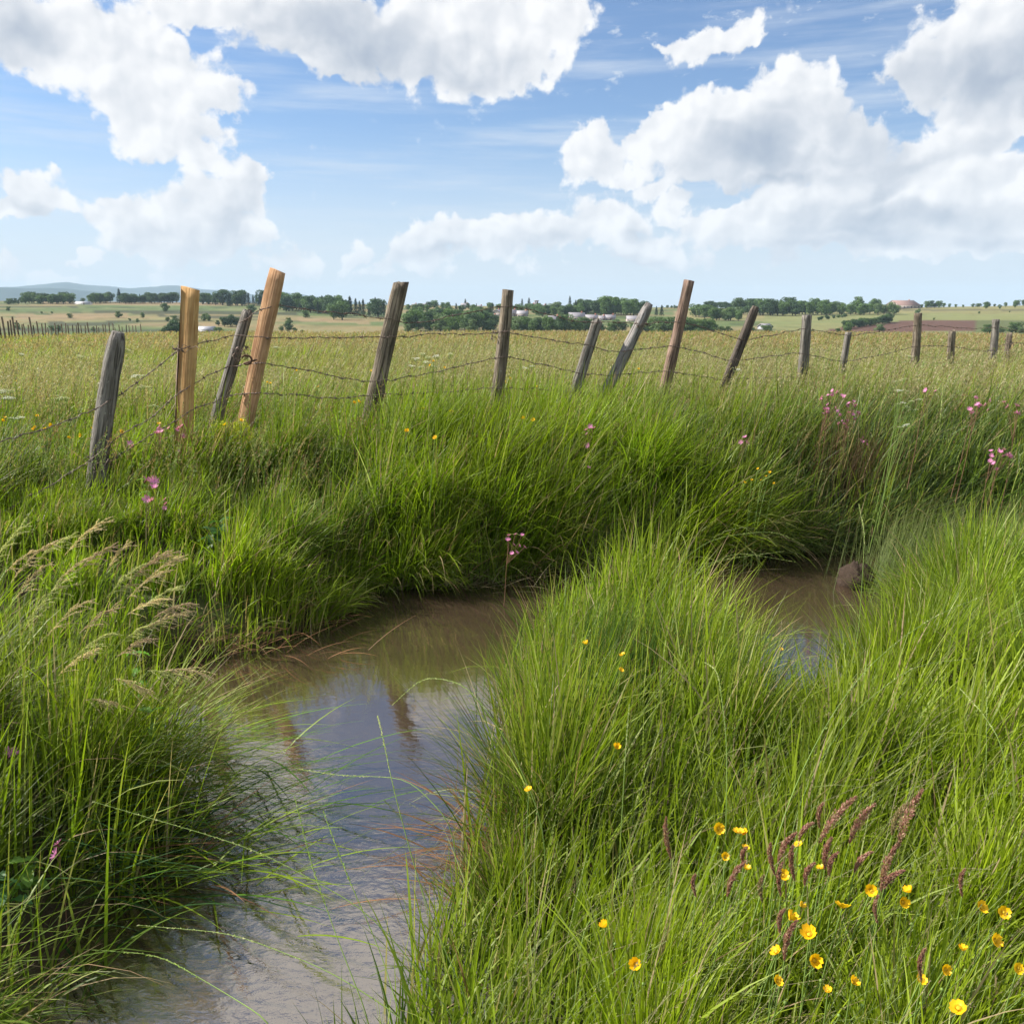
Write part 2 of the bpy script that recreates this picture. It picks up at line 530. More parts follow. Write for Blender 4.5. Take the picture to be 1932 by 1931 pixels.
# ground sheet: rings round the viewer, out to the horizon
def build_ground():
    rr = [0.0]
    r = 0.25
    while r < 9200:
        rr.append(r)
        r *= 1.022 if r < 12 else 1.03
    rr = np.array(rr[1:])
    front = np.radians(np.arange(-46, 46, 0.2))
    back = np.radians(np.arange(46, 314, 3.0))
    aa = np.concatenate([front, back])
    na, nr = len(aa), len(rr)
    A, R = np.meshgrid(aa, rr)
    X = R * np.sin(A); Y = R * np.cos(A)
    Z = land(X.ravel(), Y.ravel()).reshape(X.shape)
    V = np.stack([X.ravel(), Y.ravel(), Z.ravel()], 1)
    i = np.arange(nr - 1)[:, None] * na
    j = np.arange(na)[None, :]
    j2 = (j + 1) % na
    F = np.stack([i + j, i + na + j, i + na + j2, i + j2], -1).reshape(-1, 4)[:, ::-1]
    c0 = len(V)
    V = np.vstack([V, [[0, 0, float(land(0.0, 0.0))]]])
    T = np.stack([np.full(na, c0), np.arange(na), (np.arange(na) + 1) % na], 1)[:, ::-1]
    # field colours (what grows there)
    x, y = V[:, 0], V[:, 1]
    rad = np.hypot(x, y)
    zs = (V[:, 2] - EYE) / np.maximum(np.hypot(x, y) * .93, .01)
    px = 966 + 1715 * x / np.maximum(y, 0.1)
    py = 590 - 1715 * (V[:, 2] - EYE) / np.maximum(y, 0.1)
    n1 = fbm(x / 90, y / 35, 4, 21)
    n2 = fbm(x / 25 + 7, y / 12, 4, 31)
    green = np.array([.115, .155, .055]); tan = np.array([.25, .20, .095]); pale = np.array([.22, .22, .10]); dk = np.array([.045, .07, .03])
    c = green[None] * np.ones((len(V), 1))
    w = sstep(n1, .42, .62)[:, None]
    c = c * (1 - w) + tan * w
    w = sstep(n2, .58, .72)[:, None] * .6
    c = c * (1 - w) + pale * w
    w = (sstep(n2, .36, .28)[:, None]) * .7
    c = c * (1 - w) + dk * w
    far = (y > 150) & (y < 1500)

    def paint(mask, colr, amt=1.0):
        m = (mask & far)[:, None] * amt
        nonlocal c
        c = c * (1 - m) + np.array(colr) * m
    wob = (fbm(px / 40, py / 6, 3, 41) - .5) * 6
    # dark terrace lines on the left hillside
    for (y0, x0, x1, sl, th) in ((588, 175, 560, 0.012, 3.2), (580, -60, 150, 0.0, 1.2), (611, 90, 210, .01, 4), (606, 200, 330, .0, 2.0), (621, -50, 420, 0.008, 2.2), (597, 300, 500, .01, 2.2)):
        paint((np.abs(py - (y0 + (px - x0) * sl) + wob * .25) < th) & (px > x0) & (px < x1), [.06, .065, .035], .85)
    for (y0, x0, x1, sl, th) in ((598, 30, 240, -0.01, 4), (573, 80, 420, 0.004, 3), (612, 240, 420, .0, 3), (602, 560, 700, .05, 3.5), (594, 1270, 1450, .0, 6)):
        paint((np.abs(py - (y0 + (px - x0) * sl) + wob * .3) < th) & (px > x0) & (px < x1), [.30, .215, .12], .7)
    # right: pale hay fields, ploughed brown field
    paint((px > 1290) & (py < 606 + wob * .1), [.26, .235, .10], .75)
    paint((px > 1440) & (py > 592) & (py < 630), [.20, .22, .085], .7)
    paint((px > 1640) & (py > 584) & (py < 587), [.13, .12, .06], .9)
    pl = (px > 1560) & (py > np.interp(px, [1560, 1650, 1700, 1760, 2600], [622, 611, 606, 604.5, 605])) & (py < 626)
    paint(pl, [.125, .068, .05], 1.0)
    paint((px > 1845) & (py > 604) & (py < 628), [.11, .14, .05], .85)
    # hills far away
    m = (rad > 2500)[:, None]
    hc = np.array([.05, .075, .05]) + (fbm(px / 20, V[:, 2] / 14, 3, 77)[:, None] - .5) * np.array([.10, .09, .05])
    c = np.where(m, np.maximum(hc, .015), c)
    # near meadow soil and bank mud
    sd, _, _ = sdist(np.where(rad < 14, x, 50), np.where(rad < 14, y, 50))
    soil = np.array([.055, .042, .026]); turf = np.array([.07, .085, .028])
    w = sstep(fbm(x * 3, y * 3, 3, 51), .35, .6)[:, None]
    nc = soil * (1 - w) + turf * w
    mud = np.array([.05, .032, .02])
    w = (sstep(sd, .25, .0) * (rad < 14))[:, None]
    nc = nc * (1 - w) + mud * w
    md = np.array([.20, .165, .07])
    w = sstep(rad, 12, 50)[:, None]
    nc = nc * (1 - w) + md * w
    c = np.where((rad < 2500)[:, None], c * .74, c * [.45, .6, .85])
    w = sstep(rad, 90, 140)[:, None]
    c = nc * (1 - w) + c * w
    m, t, out = new_mat('ground')
    a = t.n.new('ShaderNodeAttribute'); a.attribute_name = 'tint'
    geo = t.n.new('ShaderNodeNewGeometry')
    n = t.noise(geo.outputs['Position'], 9, 5, 0.65)
    nf = t.noise(t.scalev(geo.outputs['Position'], (.12, .05, .3)), 1.0, 5, 0.7)
    g = t.m('ADD', t.m('MULTIPLY', n, 0.7), t.m('MULTIPLY', nf, 0.75))
    g = t.m('ADD', g, 0.28)
    p = principled(t, **{'Base Color': t.vm('SCALE', a.outputs['Color'], scale=g), 'Roughness': 0.9, 'Specular IOR Level': 0.1})
    b = t.node('ShaderNodeBump', {'Height': n, 'Strength': 0.6, 'Distance': 0.04})
    t.l.new(b.outputs[0], p.inputs['Normal'])
    t.l.new(p.outputs[0], out.inputs[0])
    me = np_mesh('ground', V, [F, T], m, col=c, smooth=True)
    o = link('ground', me)
    tag(o, 'rolling farmland and meadow ground with bare muddy stream banks', 'ground', kind='structure')


build_ground()


def build_water():
    m, t, out = new_mat('stream water')
    geo = t.n.new('ShaderNodeNewGeometry')
    pos = geo.outputs['Position']
    n1 = t.noise(t.scalev(pos, (1.0, 1.7, 1)), 26, 4, 0.55, dist=0.4)
    n2 = t.noise(pos, 5.5, 2, 0.5)
    wv_ = t.node('ShaderNodeTexWave', {'Vector': t.vm('SUBTRACT', pos, (-0.42, 2.02, 0)), 'Scale': 6.5, 'Distortion': 2.2, 'Detail': 2.0,
                                       'Detail Scale': 2.5}, wave_type='RINGS', rings_direction='Z')
    d = t.node('ShaderNodeVectorMath', {0: pos, 1: (-0.42, 2.02, 0)}, operation='DISTANCE').outputs['Value']
    rings = t.m('MULTIPLY', wv_.outputs['Fac'], t.step(d, 0.9, 0.2))
    # calm towards the far bank, livelier close by
    sp = t.n.new('ShaderNodeSeparateXYZ'); t.l.new(pos, sp.inputs[0])
    near_ = t.step(sp.outputs[1], 3.6, 2.2)
    h = t.m('ADD', t.m('MULTIPLY', n1, t.m('ADD', 0.00022, t.m('MULTIPLY', near_, 0.0009))), t.m('MULTIPLY', n2, 0.0015))
    h = t.m('ADD', h, t.m('MULTIPLY', rings, 0.00016))
    b = t.node('ShaderNodeBump', {'Height': h, 'Strength': 1.0, 'Distance': 1.0})
    mud = t.mix(t.noise(pos, 1.6, 4, 0.6), (.030, .020, .013), (.060, .040, .027))
    p = principled(t, **{'Base Color': mud, 'Roughness': 0.012, 'IOR': 2.5, 'Specular IOR Level': 1.0})
    p.inputs['Specular Tint'].default_value = (1.0, .94, .86, 1)
    t.l.new(b.outputs[0], p.inputs['Normal'])
    t.l.new(p.outputs[0], out.inputs[0])
    V = np.array([[-3.2, -1.0, 0], [5.2, -1.0, 0], [5.2, 7.5, 0], [-3.2, 7.5, 0]])
    me = np_mesh('water', V, np.array([[0, 1, 2, 3]]), m)
    o = link('water', me)
    tag(o, 'brown still stream water mirroring the clouded sky', 'water', kind='structure')


build_water()

# ------------------------------------------------------------------ grass
def centre_lines(root, L, azm, phi0, kap, S):
    t = (np.arange(S) + 0.5) / S
    phi = phi0[:, None] + kap[:, None] * t[None, :]
    ds = (L / S)[:, None]
    hor = np.concatenate([np.zeros((len(L), 1)), np.cumsum(np.sin(phi) * ds, 1)], 1)
    ver = np.concatenate([np.zeros((len(L), 1)), np.cumsum(np.cos(phi) * ds, 1)], 1)
    c = np.empty((len(L), S + 1, 3))
    c[:, :, 0] = root[:, 0:1] + hor * np.cos(azm)[:, None]
    c[:, :, 1] = root[:, 1:2] + hor * np.sin(azm)[:, None]
    c[:, :, 2] = root[:, 2:3] + ver
    return c


def ribbons(c, Wd, azm, tw, cr, ct_, stalk=False):
    n, S1, _ = c.shape
    S = S1 - 1
    t = np.linspace(0, 1, S1)
    prof = (np.full(S1, 0.8) if stalk else np.minimum(1, (1 - t) ** 0.7 * 1.35 + 0.02) * (0.75 + 0.25 * np.sin(t * 3)))
    sx = -np.sin(azm + tw); sy = np.cos(azm + tw)
    w = Wd[:, None] * prof[None, :] * 0.5
    off = np.stack([sx[:, None] * w, sy[:, None] * w, np.zeros_like(w)], -1)
    V = np.stack([c - off, c + off], 2).reshape(-1, 3)          # n, S1, 2
    base = (np.arange(n) * S1 * 2)[:, None] + (np.arange(S) * 2)[None, :]
    F = np.stack([base, base + 1, base + 3, base + 2], -1).reshape(-1, 4)
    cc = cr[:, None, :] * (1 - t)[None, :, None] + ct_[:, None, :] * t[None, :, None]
    C = np.repeat(cc, 2, axis=1).reshape(-1, 3)
    return V, F, C


def spikelets(c, n_each, frac, size, spread, col, rs, droop=0.0, spindle=True):
    """little husks along the last part of each stalk"""
    n, S1, _ = c.shape
    S = S1 - 1
    t = 1 - frac + frac * rs.random((n, n_each))
    f = t * S
    i = np.clip(f.astype(int), 0, S - 1)
    fr = (f - i)[..., None]
    ar = np.arange(n)[:, None]
    p = c[ar, i] * (1 - fr) + c[ar, i + 1] * fr
    d = c[ar, i + 1] - c[ar, i]
    d /= np.linalg.norm(d, axis=-1, keepdims=True) + 1e-9
    s = (t - (1 - frac)) / frac
    sh = np.sin(np.clip(s, 0, 1) * 2.9 + 0.15) if spindle else np.ones_like(s)
    o = rs.normal(size=p.shape)
    o /= np.linalg.norm(o, axis=-1, keepdims=True)
    o -= d * (o * d).sum(-1, keepdims=True) * 0.7
    p = p + o * (spread[:, None] * sh * (0.3 + 0.7 * rs.random(sh.shape)))[..., None]
    p[..., 2] -= droop * sh * rs.random(sh.shape)
    a = d * 0.8 + o * 0.45 + rs.normal(size=p.shape) * 0.25
    a[..., 2] -= droop * 8
    a /= np.linalg.norm(a, axis=-1, keepdims=True)
    b = np.cross(a, rs.normal(size=p.shape))
    b /= np.linalg.norm(b, axis=-1, keepdims=True) + 1e-9
    sz = (size[:, None] * (0.7 + 0.6 * rs.random((n, n_each))))[..., None]
    V = np.stack([p - a * sz, p + b * sz * 0.33, p + a * sz, p - b * sz * 0.33], 2).reshape(-1, 3)
    F = np.arange(len(V)).reshape(-1, 4)
    cc = col[:, None, :] * (0.75 + 0.5 * rs.random((n, n_each)))[..., None]
    C = np.repeat(cc.reshape(-1, 3), 4, axis=0)
    return V, F, C


class Stuff:
    def __init__(self):
        self.V = []; self.F = []; self.C = []; self.n = 0

    def add(self, vfc):
        V, F, C = vfc
        self.V.append(V.astype(np.float32)); self.F.append(F + self.n); self.C.append(C.astype(np.float32))
        self.n += len(V)

    def build(self, name, mat, label, cat, parent=None, kind='stuff', smooth=False):
        me = np_mesh(name, np.vstack(self.V), np.vstack(self.F), mat, np.vstack(self.C), smooth=smooth)
        o = link(name, me, parent)
        if not parent:
            tag(o, label, cat, kind=kind)
        return o


YG = np.array([.205, .295, .012]); MG = np.array([.070, .155, .011]); DG = np.array([.016, .045, .010])
PG = np.array([.21, .26, .09]); TN = np.array([.275, .22, .11]); BR = np.array([.20, .13, .07])
STRAW = np.array([.37, .32, .19]); BG = np.array([.075, .125, .055]); RD = np.array([.22, .115, .06])


def mixc(a, b, w):
    return a * (1 - w[:, None]) + b * w[:, None]


def scatter(N, rs, rfun, half):
    """points in a fan ahead of the viewer; rfun maps 0..1 to distance"""
    r = rfun(rs.random(N))
    a = (rs.random(N) * 2 - 1) * math.radians(half)
    return r * np.sin(a), r * np.cos(a)


# tussocks
TK = 1700
tx, ty = scatter(TK, rng, lambda u: np.sqrt(0.8 + 195 * u), 44)
tz_size = 0.12 + 0.20 * rng.random(TK)
tz_len = 0.70 + 0.65 * rng.random(TK)
tz_az = rng.normal(size=TK) * 0.7 - 0.1
tz_col = rng.random(TK)
tz_br = 0.72 + 0.56 * rng.random(TK)


def grow(N, seed, rfun, half, S, keep=None, tuss=0.6, coarse=False):
    rs = np.random.default_rng(seed)
    x, y = scatter(N, rs, rfun, half)
    k = rs.random(N) < tuss * (np.hypot(x, y) < 13)
    # move to the edge of the nearest of a few random tussocks
    ti = np.zeros(N, int)
    cell = {}
    from mathutils.kdtree import KDTree
    kd = KDTree(TK)
    for i in range(TK):
        kd.insert((tx[i], ty[i], 0), i)
    kd.balance()
    idx = np.where(k)[0]
    for i in idx:
        ti[i] = kd.find((x[i], y[i], 0))[1]
    sc = np.clip(np.hypot(tx[ti], ty[ti]) / 5, .6, 1.3)
    gx = tx[ti] + rs.normal(size=N) * tz_size[ti] * .34 * sc
    gy = ty[ti] + rs.normal(size=N) * tz_size[ti] * .34 * sc
    x = np.where(k, gx, x); y = np.where(k, gy, y)
    sd, ex, ey = sdist(np.where(np.hypot(x, y) < 14, x, 50), np.where(np.hypot(x, y) < 14, y, 50))
    m = (sd > 0.015) | ((sd > -0.07) & (rs.random(N) < .12))
    if keep is not None:
        m &= keep(x, y, sd, rs)
    x, y, sd, ex, ey, k, ti = [q[m] for q in (x, y, sd, ex, ey, k, ti)]
    n = len(x)
    r = np.hypot(x, y)
    z = land(x, y)
    root = np.stack([x, y, z - 0.01], 1)
    # local moods
    n1 = fbm(x * .8 + 3, y * .8, 3, 61); n2 = fbm(x * .45 + 13, y * .45, 3, 71); n3 = fbm(x * 2.2, y * 2.2, 2, 81)
    farside = sstep(y, 4.4, 5.3)
    leftm = sstep(-x, .7, 1.2)
    meadow = sstep(y + np.abs(x) * .15, 7.4, 9.5)
    L = 0.30 + 0.20 * n1
    L = L * (1 + 0.35 * farside * (1 - meadow))
    L = np.where(k, L * (0.85 + 0.45 * rs.random(n)), L * (.6 + .6 * rs.random(n)))
    L = np.where(k, L * tz_len[ti], L)
    L *= 1 - 0.30 * leftm * sstep(y, 2.8, 3.6) * (y < 7)
    L *= 1 + 0.18 * meadow
    edge = sstep(sd, 0.35, 0.03) * (r < 13)
    L *= 1 - 0.25 * edge * (y > 3)
    fr = sstep(y, 2.6, 1.7) * sstep(x, -.2, .3)
    L *= 1 - .12 * fr
    uu = x / np.maximum(y, .1)
    gap = sstep(uu, .27, .30) * sstep(uu, .42, .38) * (y > 2.6) * (y < 4.6)
    L *= 1 - .50 * gap
    L *= 1 + .40 * sstep(uu, .08, .16) * sstep(uu, .30, .27) * sstep(y, 2.9, 3.5) * (y < 4.9)
    L = np.where(rs.random(n) < .06, L * 1.3, L)
    L *= 1 + .5 * (fbm(x * .10, y * .16, 3, 121) - .5) * (r > 9)
    # direction: wind to the right, tussocks open outwards, edge leans over the water
    wx = 0.75 + 0.3 * rs.normal(size=n); wy = -0.15 + 0.45 * rs.normal(size=n)
    ox = np.where(k, (x - tx[ti]), 0) / 0.10; oy = np.where(k, (y - ty[ti]), 0) / 0.10
    wx = np.where(k, .9 * np.cos(tz_az[ti]) + .35 * (wx - .75), wx); wy = np.where(k, .9 * np.sin(tz_az[ti]) + .35 * (wy + .15), wy)
    wx = wx + ox * 0.50 + ex * edge * 2.0 + rs.normal(size=n) * .60
    wy = wy + oy * 0.50 + ey * edge * 2.0 + rs.normal(size=n) * .65
    L *= 1 - .13 * sstep(y, 5.6, 6.4) * (y < 9)
    L *= 1 - .42 * ((x > -2.9) & (x < -1.5) & (y > 4.1) & (y < 5.5))
    L = np.minimum(L, .60 + .15 * rs.random(n))
    azm = np.arctan2(wy, wx)
    mag = np.hypot(wx, wy)
    phi0 = 0.05 + 0.12 * np.abs(rs.normal(size=n)) + 0.05 * mag + .25 * edge * rs.random(n)
    arch = rs.random(n) ** 1.6
    kap = 0.25 + 1.5 * arch * (0.7 + .6 * n2) + 0.35 * np.minimum(mag, 2) * .5
    kap = np.where(meadow > .5, kap * .75, kap)
    rn = (y < 4.4) & (x > -.5)
    kap = np.where(rn, kap * np.where(rs.random(n) < .7, .45, 1.0), kap)
    L = np.where(rn & (y < 2.6), L * (.70 + .30 * sstep(y, 1.9, 2.6)), L)
    broad = (rs.random(n) < .35) & (~k | (tz_col[ti] > .4))
    Wd = (0.0030 + 0.0030 * rs.random(n) + .0038 * broad) * np.clip(1 + (r - 4) * .13, .9, 60)
    tw = rs.normal(size=n) * .7
    if coarse:
        Wd = (.0056 + .0050 * rs.random(n)) * np.clip(1 + (r - 4) * .08, .9, 3)
        phi0 = .03 + .13 * np.abs(rs.normal(size=n)); kap = .08 + 1.5 * rs.random(n) ** 3.0
        azm = rs.random(n) * 6.283 * .55 - 1.7 + 1.4 * rs.random(n); L = np.minimum(L * (.75 + .5 * rs.random(n)), .78)
        tw = rs.normal(size=n) * .9
    # colours
    c = mixc(MG, YG, np.clip(n1 * 1.6 - .45 + .25 * rs.normal(size=n), 0, 1))
    c = mixc(c, DG, np.clip((n2 - .45) * 3.0 + .15 * rs.normal(size=n), 0, .65))
    c = np.where((k & (meadow < .9))[:, None], mixc(c, mixc(DG, YG, tz_col[ti]), k * .45) * tz_br[ti][:, None], c)
    c = mixc(c, YG * 1.10, fr * (.3 + .5 * rs.random(n)))
    rmid = sstep(x - .25 * (y - 5), 1.1, 2.2) * farside
    c = mixc(c, BG, rmid * (.35 + .5 * rs.random(n)))
    pal = rs.random(n) < (.07 + .16 * (arch > .6))
    c[pal] = PG * (.8 + .4 * rs.random(pal.sum()))[:, None]
    mt = meadow * np.clip(.16 + (n2 - .5) * 1.3 + .25 * rs.random(n) + .5 * sstep(r, 14, 55), 0, .85)
    c = mixc(c, TN * .85, mt)
    dead = rs.random(n) < .05 + .09 * edge + .08 * leftm
    c[dead] = mixc(STRAW, RD, rs.random(n)[dead] * .6) * .7
    c *= (.55 + .75 * rs.random(n) ** .8)[:, None]
    c = np.where(broad[:, None], c * 1.2, c)
    if coarse:
        c = mixc(c, YG, .25 + .5 * rs.random(n)) * (.8 + .35 * rs.random(n))[:, None]
        bn = rs.random(n) < .05
        c[bn] = STRAW * .8
    # broad patches of straw and of green out in the meadow
    c = mixc(c, PG, meadow * .35 * rs.random(n))
    n5 = fbm(x * .09 + 40, y * .05 + 3, 4, 131)
    pm = meadow * sstep(n5, .50, .62) * .75
    c = mixc(c, YG * .85, pm * (mt > .15))
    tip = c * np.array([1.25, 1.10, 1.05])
    cl = centre_lines(root, L, azm, phi0, kap, S)
    return dict(c=cl, W=Wd, az=azm, tw=tw, cr=c, ct=tip, root=root, r=r, sd=sd, n=n, k=k, meadow=meadow, rmid=rmid, n2=n2)



GD = 1.0


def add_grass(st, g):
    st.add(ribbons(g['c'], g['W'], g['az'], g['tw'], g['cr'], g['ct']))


# foreground, banks, meadow
near = Stuff()
add_grass(near, grow(int(36000 * GD), 101, lambda u: 0.75 * (8.2 ** (u ** .75)), 44, 6, keep=lambda x, y, sd, rs: (y < 4.4) & ~((x < -.45) & (y < 2.15 + .3 * (x + 1)) & (rs.random(len(x)) < .6)), tuss=.75))
add_grass(near, grow(int(33000 * GD), 111, lambda u: 0.75 * (8.2 ** (u ** .75)), 44, 7, keep=lambda x, y, sd, rs: (y < 4.4) & ~((x < -.45) & (y < 2.15 + .3 * (x + 1)) & (rs.random(len(x)) < .8)), tuss=.5, coarse=True))
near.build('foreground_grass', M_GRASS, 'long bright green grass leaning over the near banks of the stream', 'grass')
bank = Stuff()
add_grass(bank, grow(int(150000 * GD), 102, lambda u: 3.0 * (3.1 ** u), 37, 6, keep=lambda x, y, sd, rs: ((y >= 4.4) | ((x > 1.0) & (y > 3.2))) & (y < 8.5), tuss=.8))
add_grass(bank, grow(int(42000 * GD), 112, lambda u: 3.6 * (2.5 ** u), 37, 6, keep=lambda x, y, sd, rs: (y >= 4.2), tuss=.6, coarse=True))
bank.build('bank_grass', M_GRASS, 'thick arching green tussock grass on the far bank below the fence', 'grass')
mead = Stuff()
add_grass(mead, grow(int(150000 * GD), 103, lambda u: 8.0 * (3.2 ** u), 36, 4, keep=lambda x, y, sd, rs: y >= 8.5, tuss=.3))
add_grass(mead, grow(int(130000 * GD), 104, lambda u: 25 * (4.6 ** u), 35, 3, tuss=0))
# seeding stalks that make the meadow look straw coloured
def seeding(st, N, seed, rfun, half, keep, Lr, heads, size, spread, cols, frac=.28, stalkw=.0016, colS=None, lean=.8):
    rs = np.random.default_rng(seed)
    x, y = scatter(N, rs, rfun, half)
    sd, ex, ey = sdist(np.where(np.hypot(x, y) < 14, x, 50), np.where(np.hypot(x, y) < 14, y, 50))
    m = (sd > .05) & keep(x, y, sd, rs)
    x, y = x[m], y[m]
    n = len(x)
    if n == 0: return
    r = np.hypot(x, y)
    root = np.stack([x, y, land(x, y)], 1)
    L = Lr[0] + (Lr[1] - Lr[0]) * rs.random(n)
    azm = np.arctan2(-.1 + .5 * rs.normal(size=n), .8 + .4 * rs.normal(size=n))
    phi0 = .04 + .10 * np.abs(rs.normal(size=n)); kap = (.25 + .9 * rs.random(n) ** 1.5) * lean
    S = 6
    cl = centre_lines(root, L, azm, phi0, kap, S)
    ci_ = rs.integers(0, len(cols), n)
    cc = np.array(cols)[ci_] * (.8 + .4 * rs.random(n))[:, None]
    base = (np.array(colS) if colS is not None else np.array(PG) * .8) * (.8 + .4 * rs.random(n))[:, None]
    sc = np.clip(1 + (r - 4) * .10, .8, 20)
    st.add(ribbons(cl, stalkw * sc, azm, rs.normal(size=n), base, cc * .9, stalk=True))
    st.add(spikelets(cl, heads, frac, size * sc ** .8, spread * sc ** .6 * (.6 + .8 * rs.random(n)), cc, rs, droop=.006))


seeding(mead, int(40000 * GD), 201, lambda u: 7.6 * (2.6 ** u), 36, lambda x, y, sd, rs: (y > 7.0) & (rs.random(len(x)) < .06 + 2.6 * np.clip(fbm(x * .25, y * .22, 3, 91) - .36, 0, .5)),
        (.42, .68), 9, .008, .020, [TN, STRAW, TN * .9, STRAW, PG])
seeding(mead, int(46000 * GD), 202, lambda u: 19 * (4.6 ** u), 35, lambda x, y, sd, rs: (y > 18) & (rs.random(len(x)) < .12 + 2.4 * np.clip(fbm(x * .09, y * .05, 3, 92) - .36, 0, .5)),
        (.45, .70), 6, .011, .026, [TN, STRAW, TN, BR * 1.9, TN * 1.1, PG], stalkw=.003)
mead.build('meadow_grass', M_GRASS, 'tall straw tinted seeding grass of the open meadow behind the fence', 'grass')
sb = Stuff()
seeding(sb, int(5200 * GD), 203, lambda u: 3.4 * (2.4 ** u), 36, lambda x, y, sd, rs: (y > 4.6) & (y < 8.2) & (sd > .35),
        (.42, .66), 16, .0065, .012, [PG, TN, PG * .9, BR * 1.2], stalkw=.0014)
seeding(sb, int(2200 * GD), 204, lambda u: 1.2 * (3.6 ** u), 42, lambda x, y, sd, rs: (y < 4.4) & (sd > .1) & (x > -.2),
        (.36, .56), 26, .0030, .0035, [PG, PG * 1.1, TN * .9, STRAW * .9], frac=.38, stalkw=.0013, lean=1.3)
sb.build('seeding_grass', M_SEED, 'thin pale seeding stalks standing out of the stream bank grass', 'grass')

# ------------------------------------------------------------------ air
def build_haze():
    m = bpy.data.materials.new('hazy air')
    m.use_nodes = True
    t = NT(m.node_tree)
    t.n.clear()
    out = t.n.new('ShaderNodeOutputMaterial')
    v = t.node('ShaderNodeVolumePrincipled', {'Color': (0.62, 0.82, 1.0, 1), 'Density': 0.00011, 'Anisotropy': 0.0})
    t.l.new(v.outputs[0], out.inputs['Volume'])
    a, z0, z1 = 9600.0, -34.0, 262.0
    V = np.array([[x, y, z] for x in (-a, a) for y in (-a, a) for z in (z0, z1)])
    F = np.array([[0, 1, 3, 2], [4, 6, 7, 5], [0, 4, 5, 1], [2, 3, 7, 6], [0, 2, 6, 4], [1, 5, 7, 3]])
    o = link('haze', np_mesh('haze', V, F, m))
    tag(o, 'pale blue summer haze over the distant valley and hills', 'haze', kind='stuff')


build_haze()

# ------------------------------------------------------------------ far trees
def leaf_cloud(centres, radii, n, size, rs, squash=0.85, shell=0.55):
    """leaf clumps spread through several lobes"""
    k = rs.integers(0, len(centres), n)
    wgt = np.array([r ** 2 for r in radii]); k = rs.choice(len(centres), n, p=wgt / wgt.sum())
    d = rs.normal(size=(n, 3)); d /= np.linalg.norm(d, axis=1, keepdims=True)
    rr = np.array(radii)[k] * (shell + (1 - shell) * rs.random(n) ** .6)
    p = np.array(centres)[k] + d * rr[:, None] * np.array([1, 1, squash])
    nrm = d + rs.normal(size=(n, 3)) * .55
    nrm /= np.linalg.norm(nrm, axis=1, keepdims=True)
    a = np.cross(nrm, rs.normal(size=(n, 3))); a /= np.linalg.norm(a, axis=1, keepdims=True)
    b = np.cross(nrm, a)
    s = (size * (.6 + .8 * rs.random(n)))[:, None]
    V = np.stack([p - a * s, p - b * s * .7, p + a * s, p + b * s * .7], 1).reshape(-1, 3)
    return V, k


def tube_np(pts, rad, sides=6, close=True):
    pts = np.asarray(pts, float); rad = np.broadcast_to(np.asarray(rad, float), (len(pts),))
    V = []; up = np.array([0.13, 0.31, 0.94])
    for i in range(len(pts)):
        d = pts[min(i + 1, len(pts) - 1)] - pts[max(i - 1, 0)]
        d = d / (np.linalg.norm(d) + 1e-9)
        a = np.cross(d, up)
        if np.linalg.norm(a) < 1e-3: a = np.cross(d, [1, 0, 0])
        a /= np.linalg.norm(a); b = np.cross(d, a)
        for j in range(sides):
            t = 2 * math.pi * j / sides
            V.append(pts[i] + (a * math.cos(t) + b * math.sin(t)) * rad[i])
    n = len(pts)
    F = []
    for i in range(n - 1):
        for j in range(sides):
            j2 = (j + 1) % sides
            F.append([i * sides + j, i * sides + j2, (i + 1) * sides + j2, (i + 1) * sides + j])
    return np.array(V), np.array(F)


class Mesh3:
    def __init__(self):
        self.V = []; self.F = {3: [], 4: []}; self.C = []; self.n = 0

    def add(self, V, F, c=None):
        V = np.asarray(V, float); F = np.asarray(F)
        self.V.append(V); self.F[F.shape[1]].append(F + self.n)
        self.C.append(np.broadcast_to(np.asarray(c if c is not None else (1, 1, 1), float), (len(V), 3)))
        self.n += len(V)
        return self

    def tube(self, pts, rad, sides=6, c=None):
        return self.add(*tube_np(pts, rad, sides), c)

    def mesh(self, name, mat, smooth=False):
        Fs = [np.vstack(self.F[k]) for k in (3, 4) if self.F[k]]
        return np_mesh(name, np.vstack(self.V), Fs, mat, np.vstack(self.C), smooth=smooth)


M_BARK = plain_mat('tree bark', (.10, .075, .055), .85, .1, 3.0, .4)


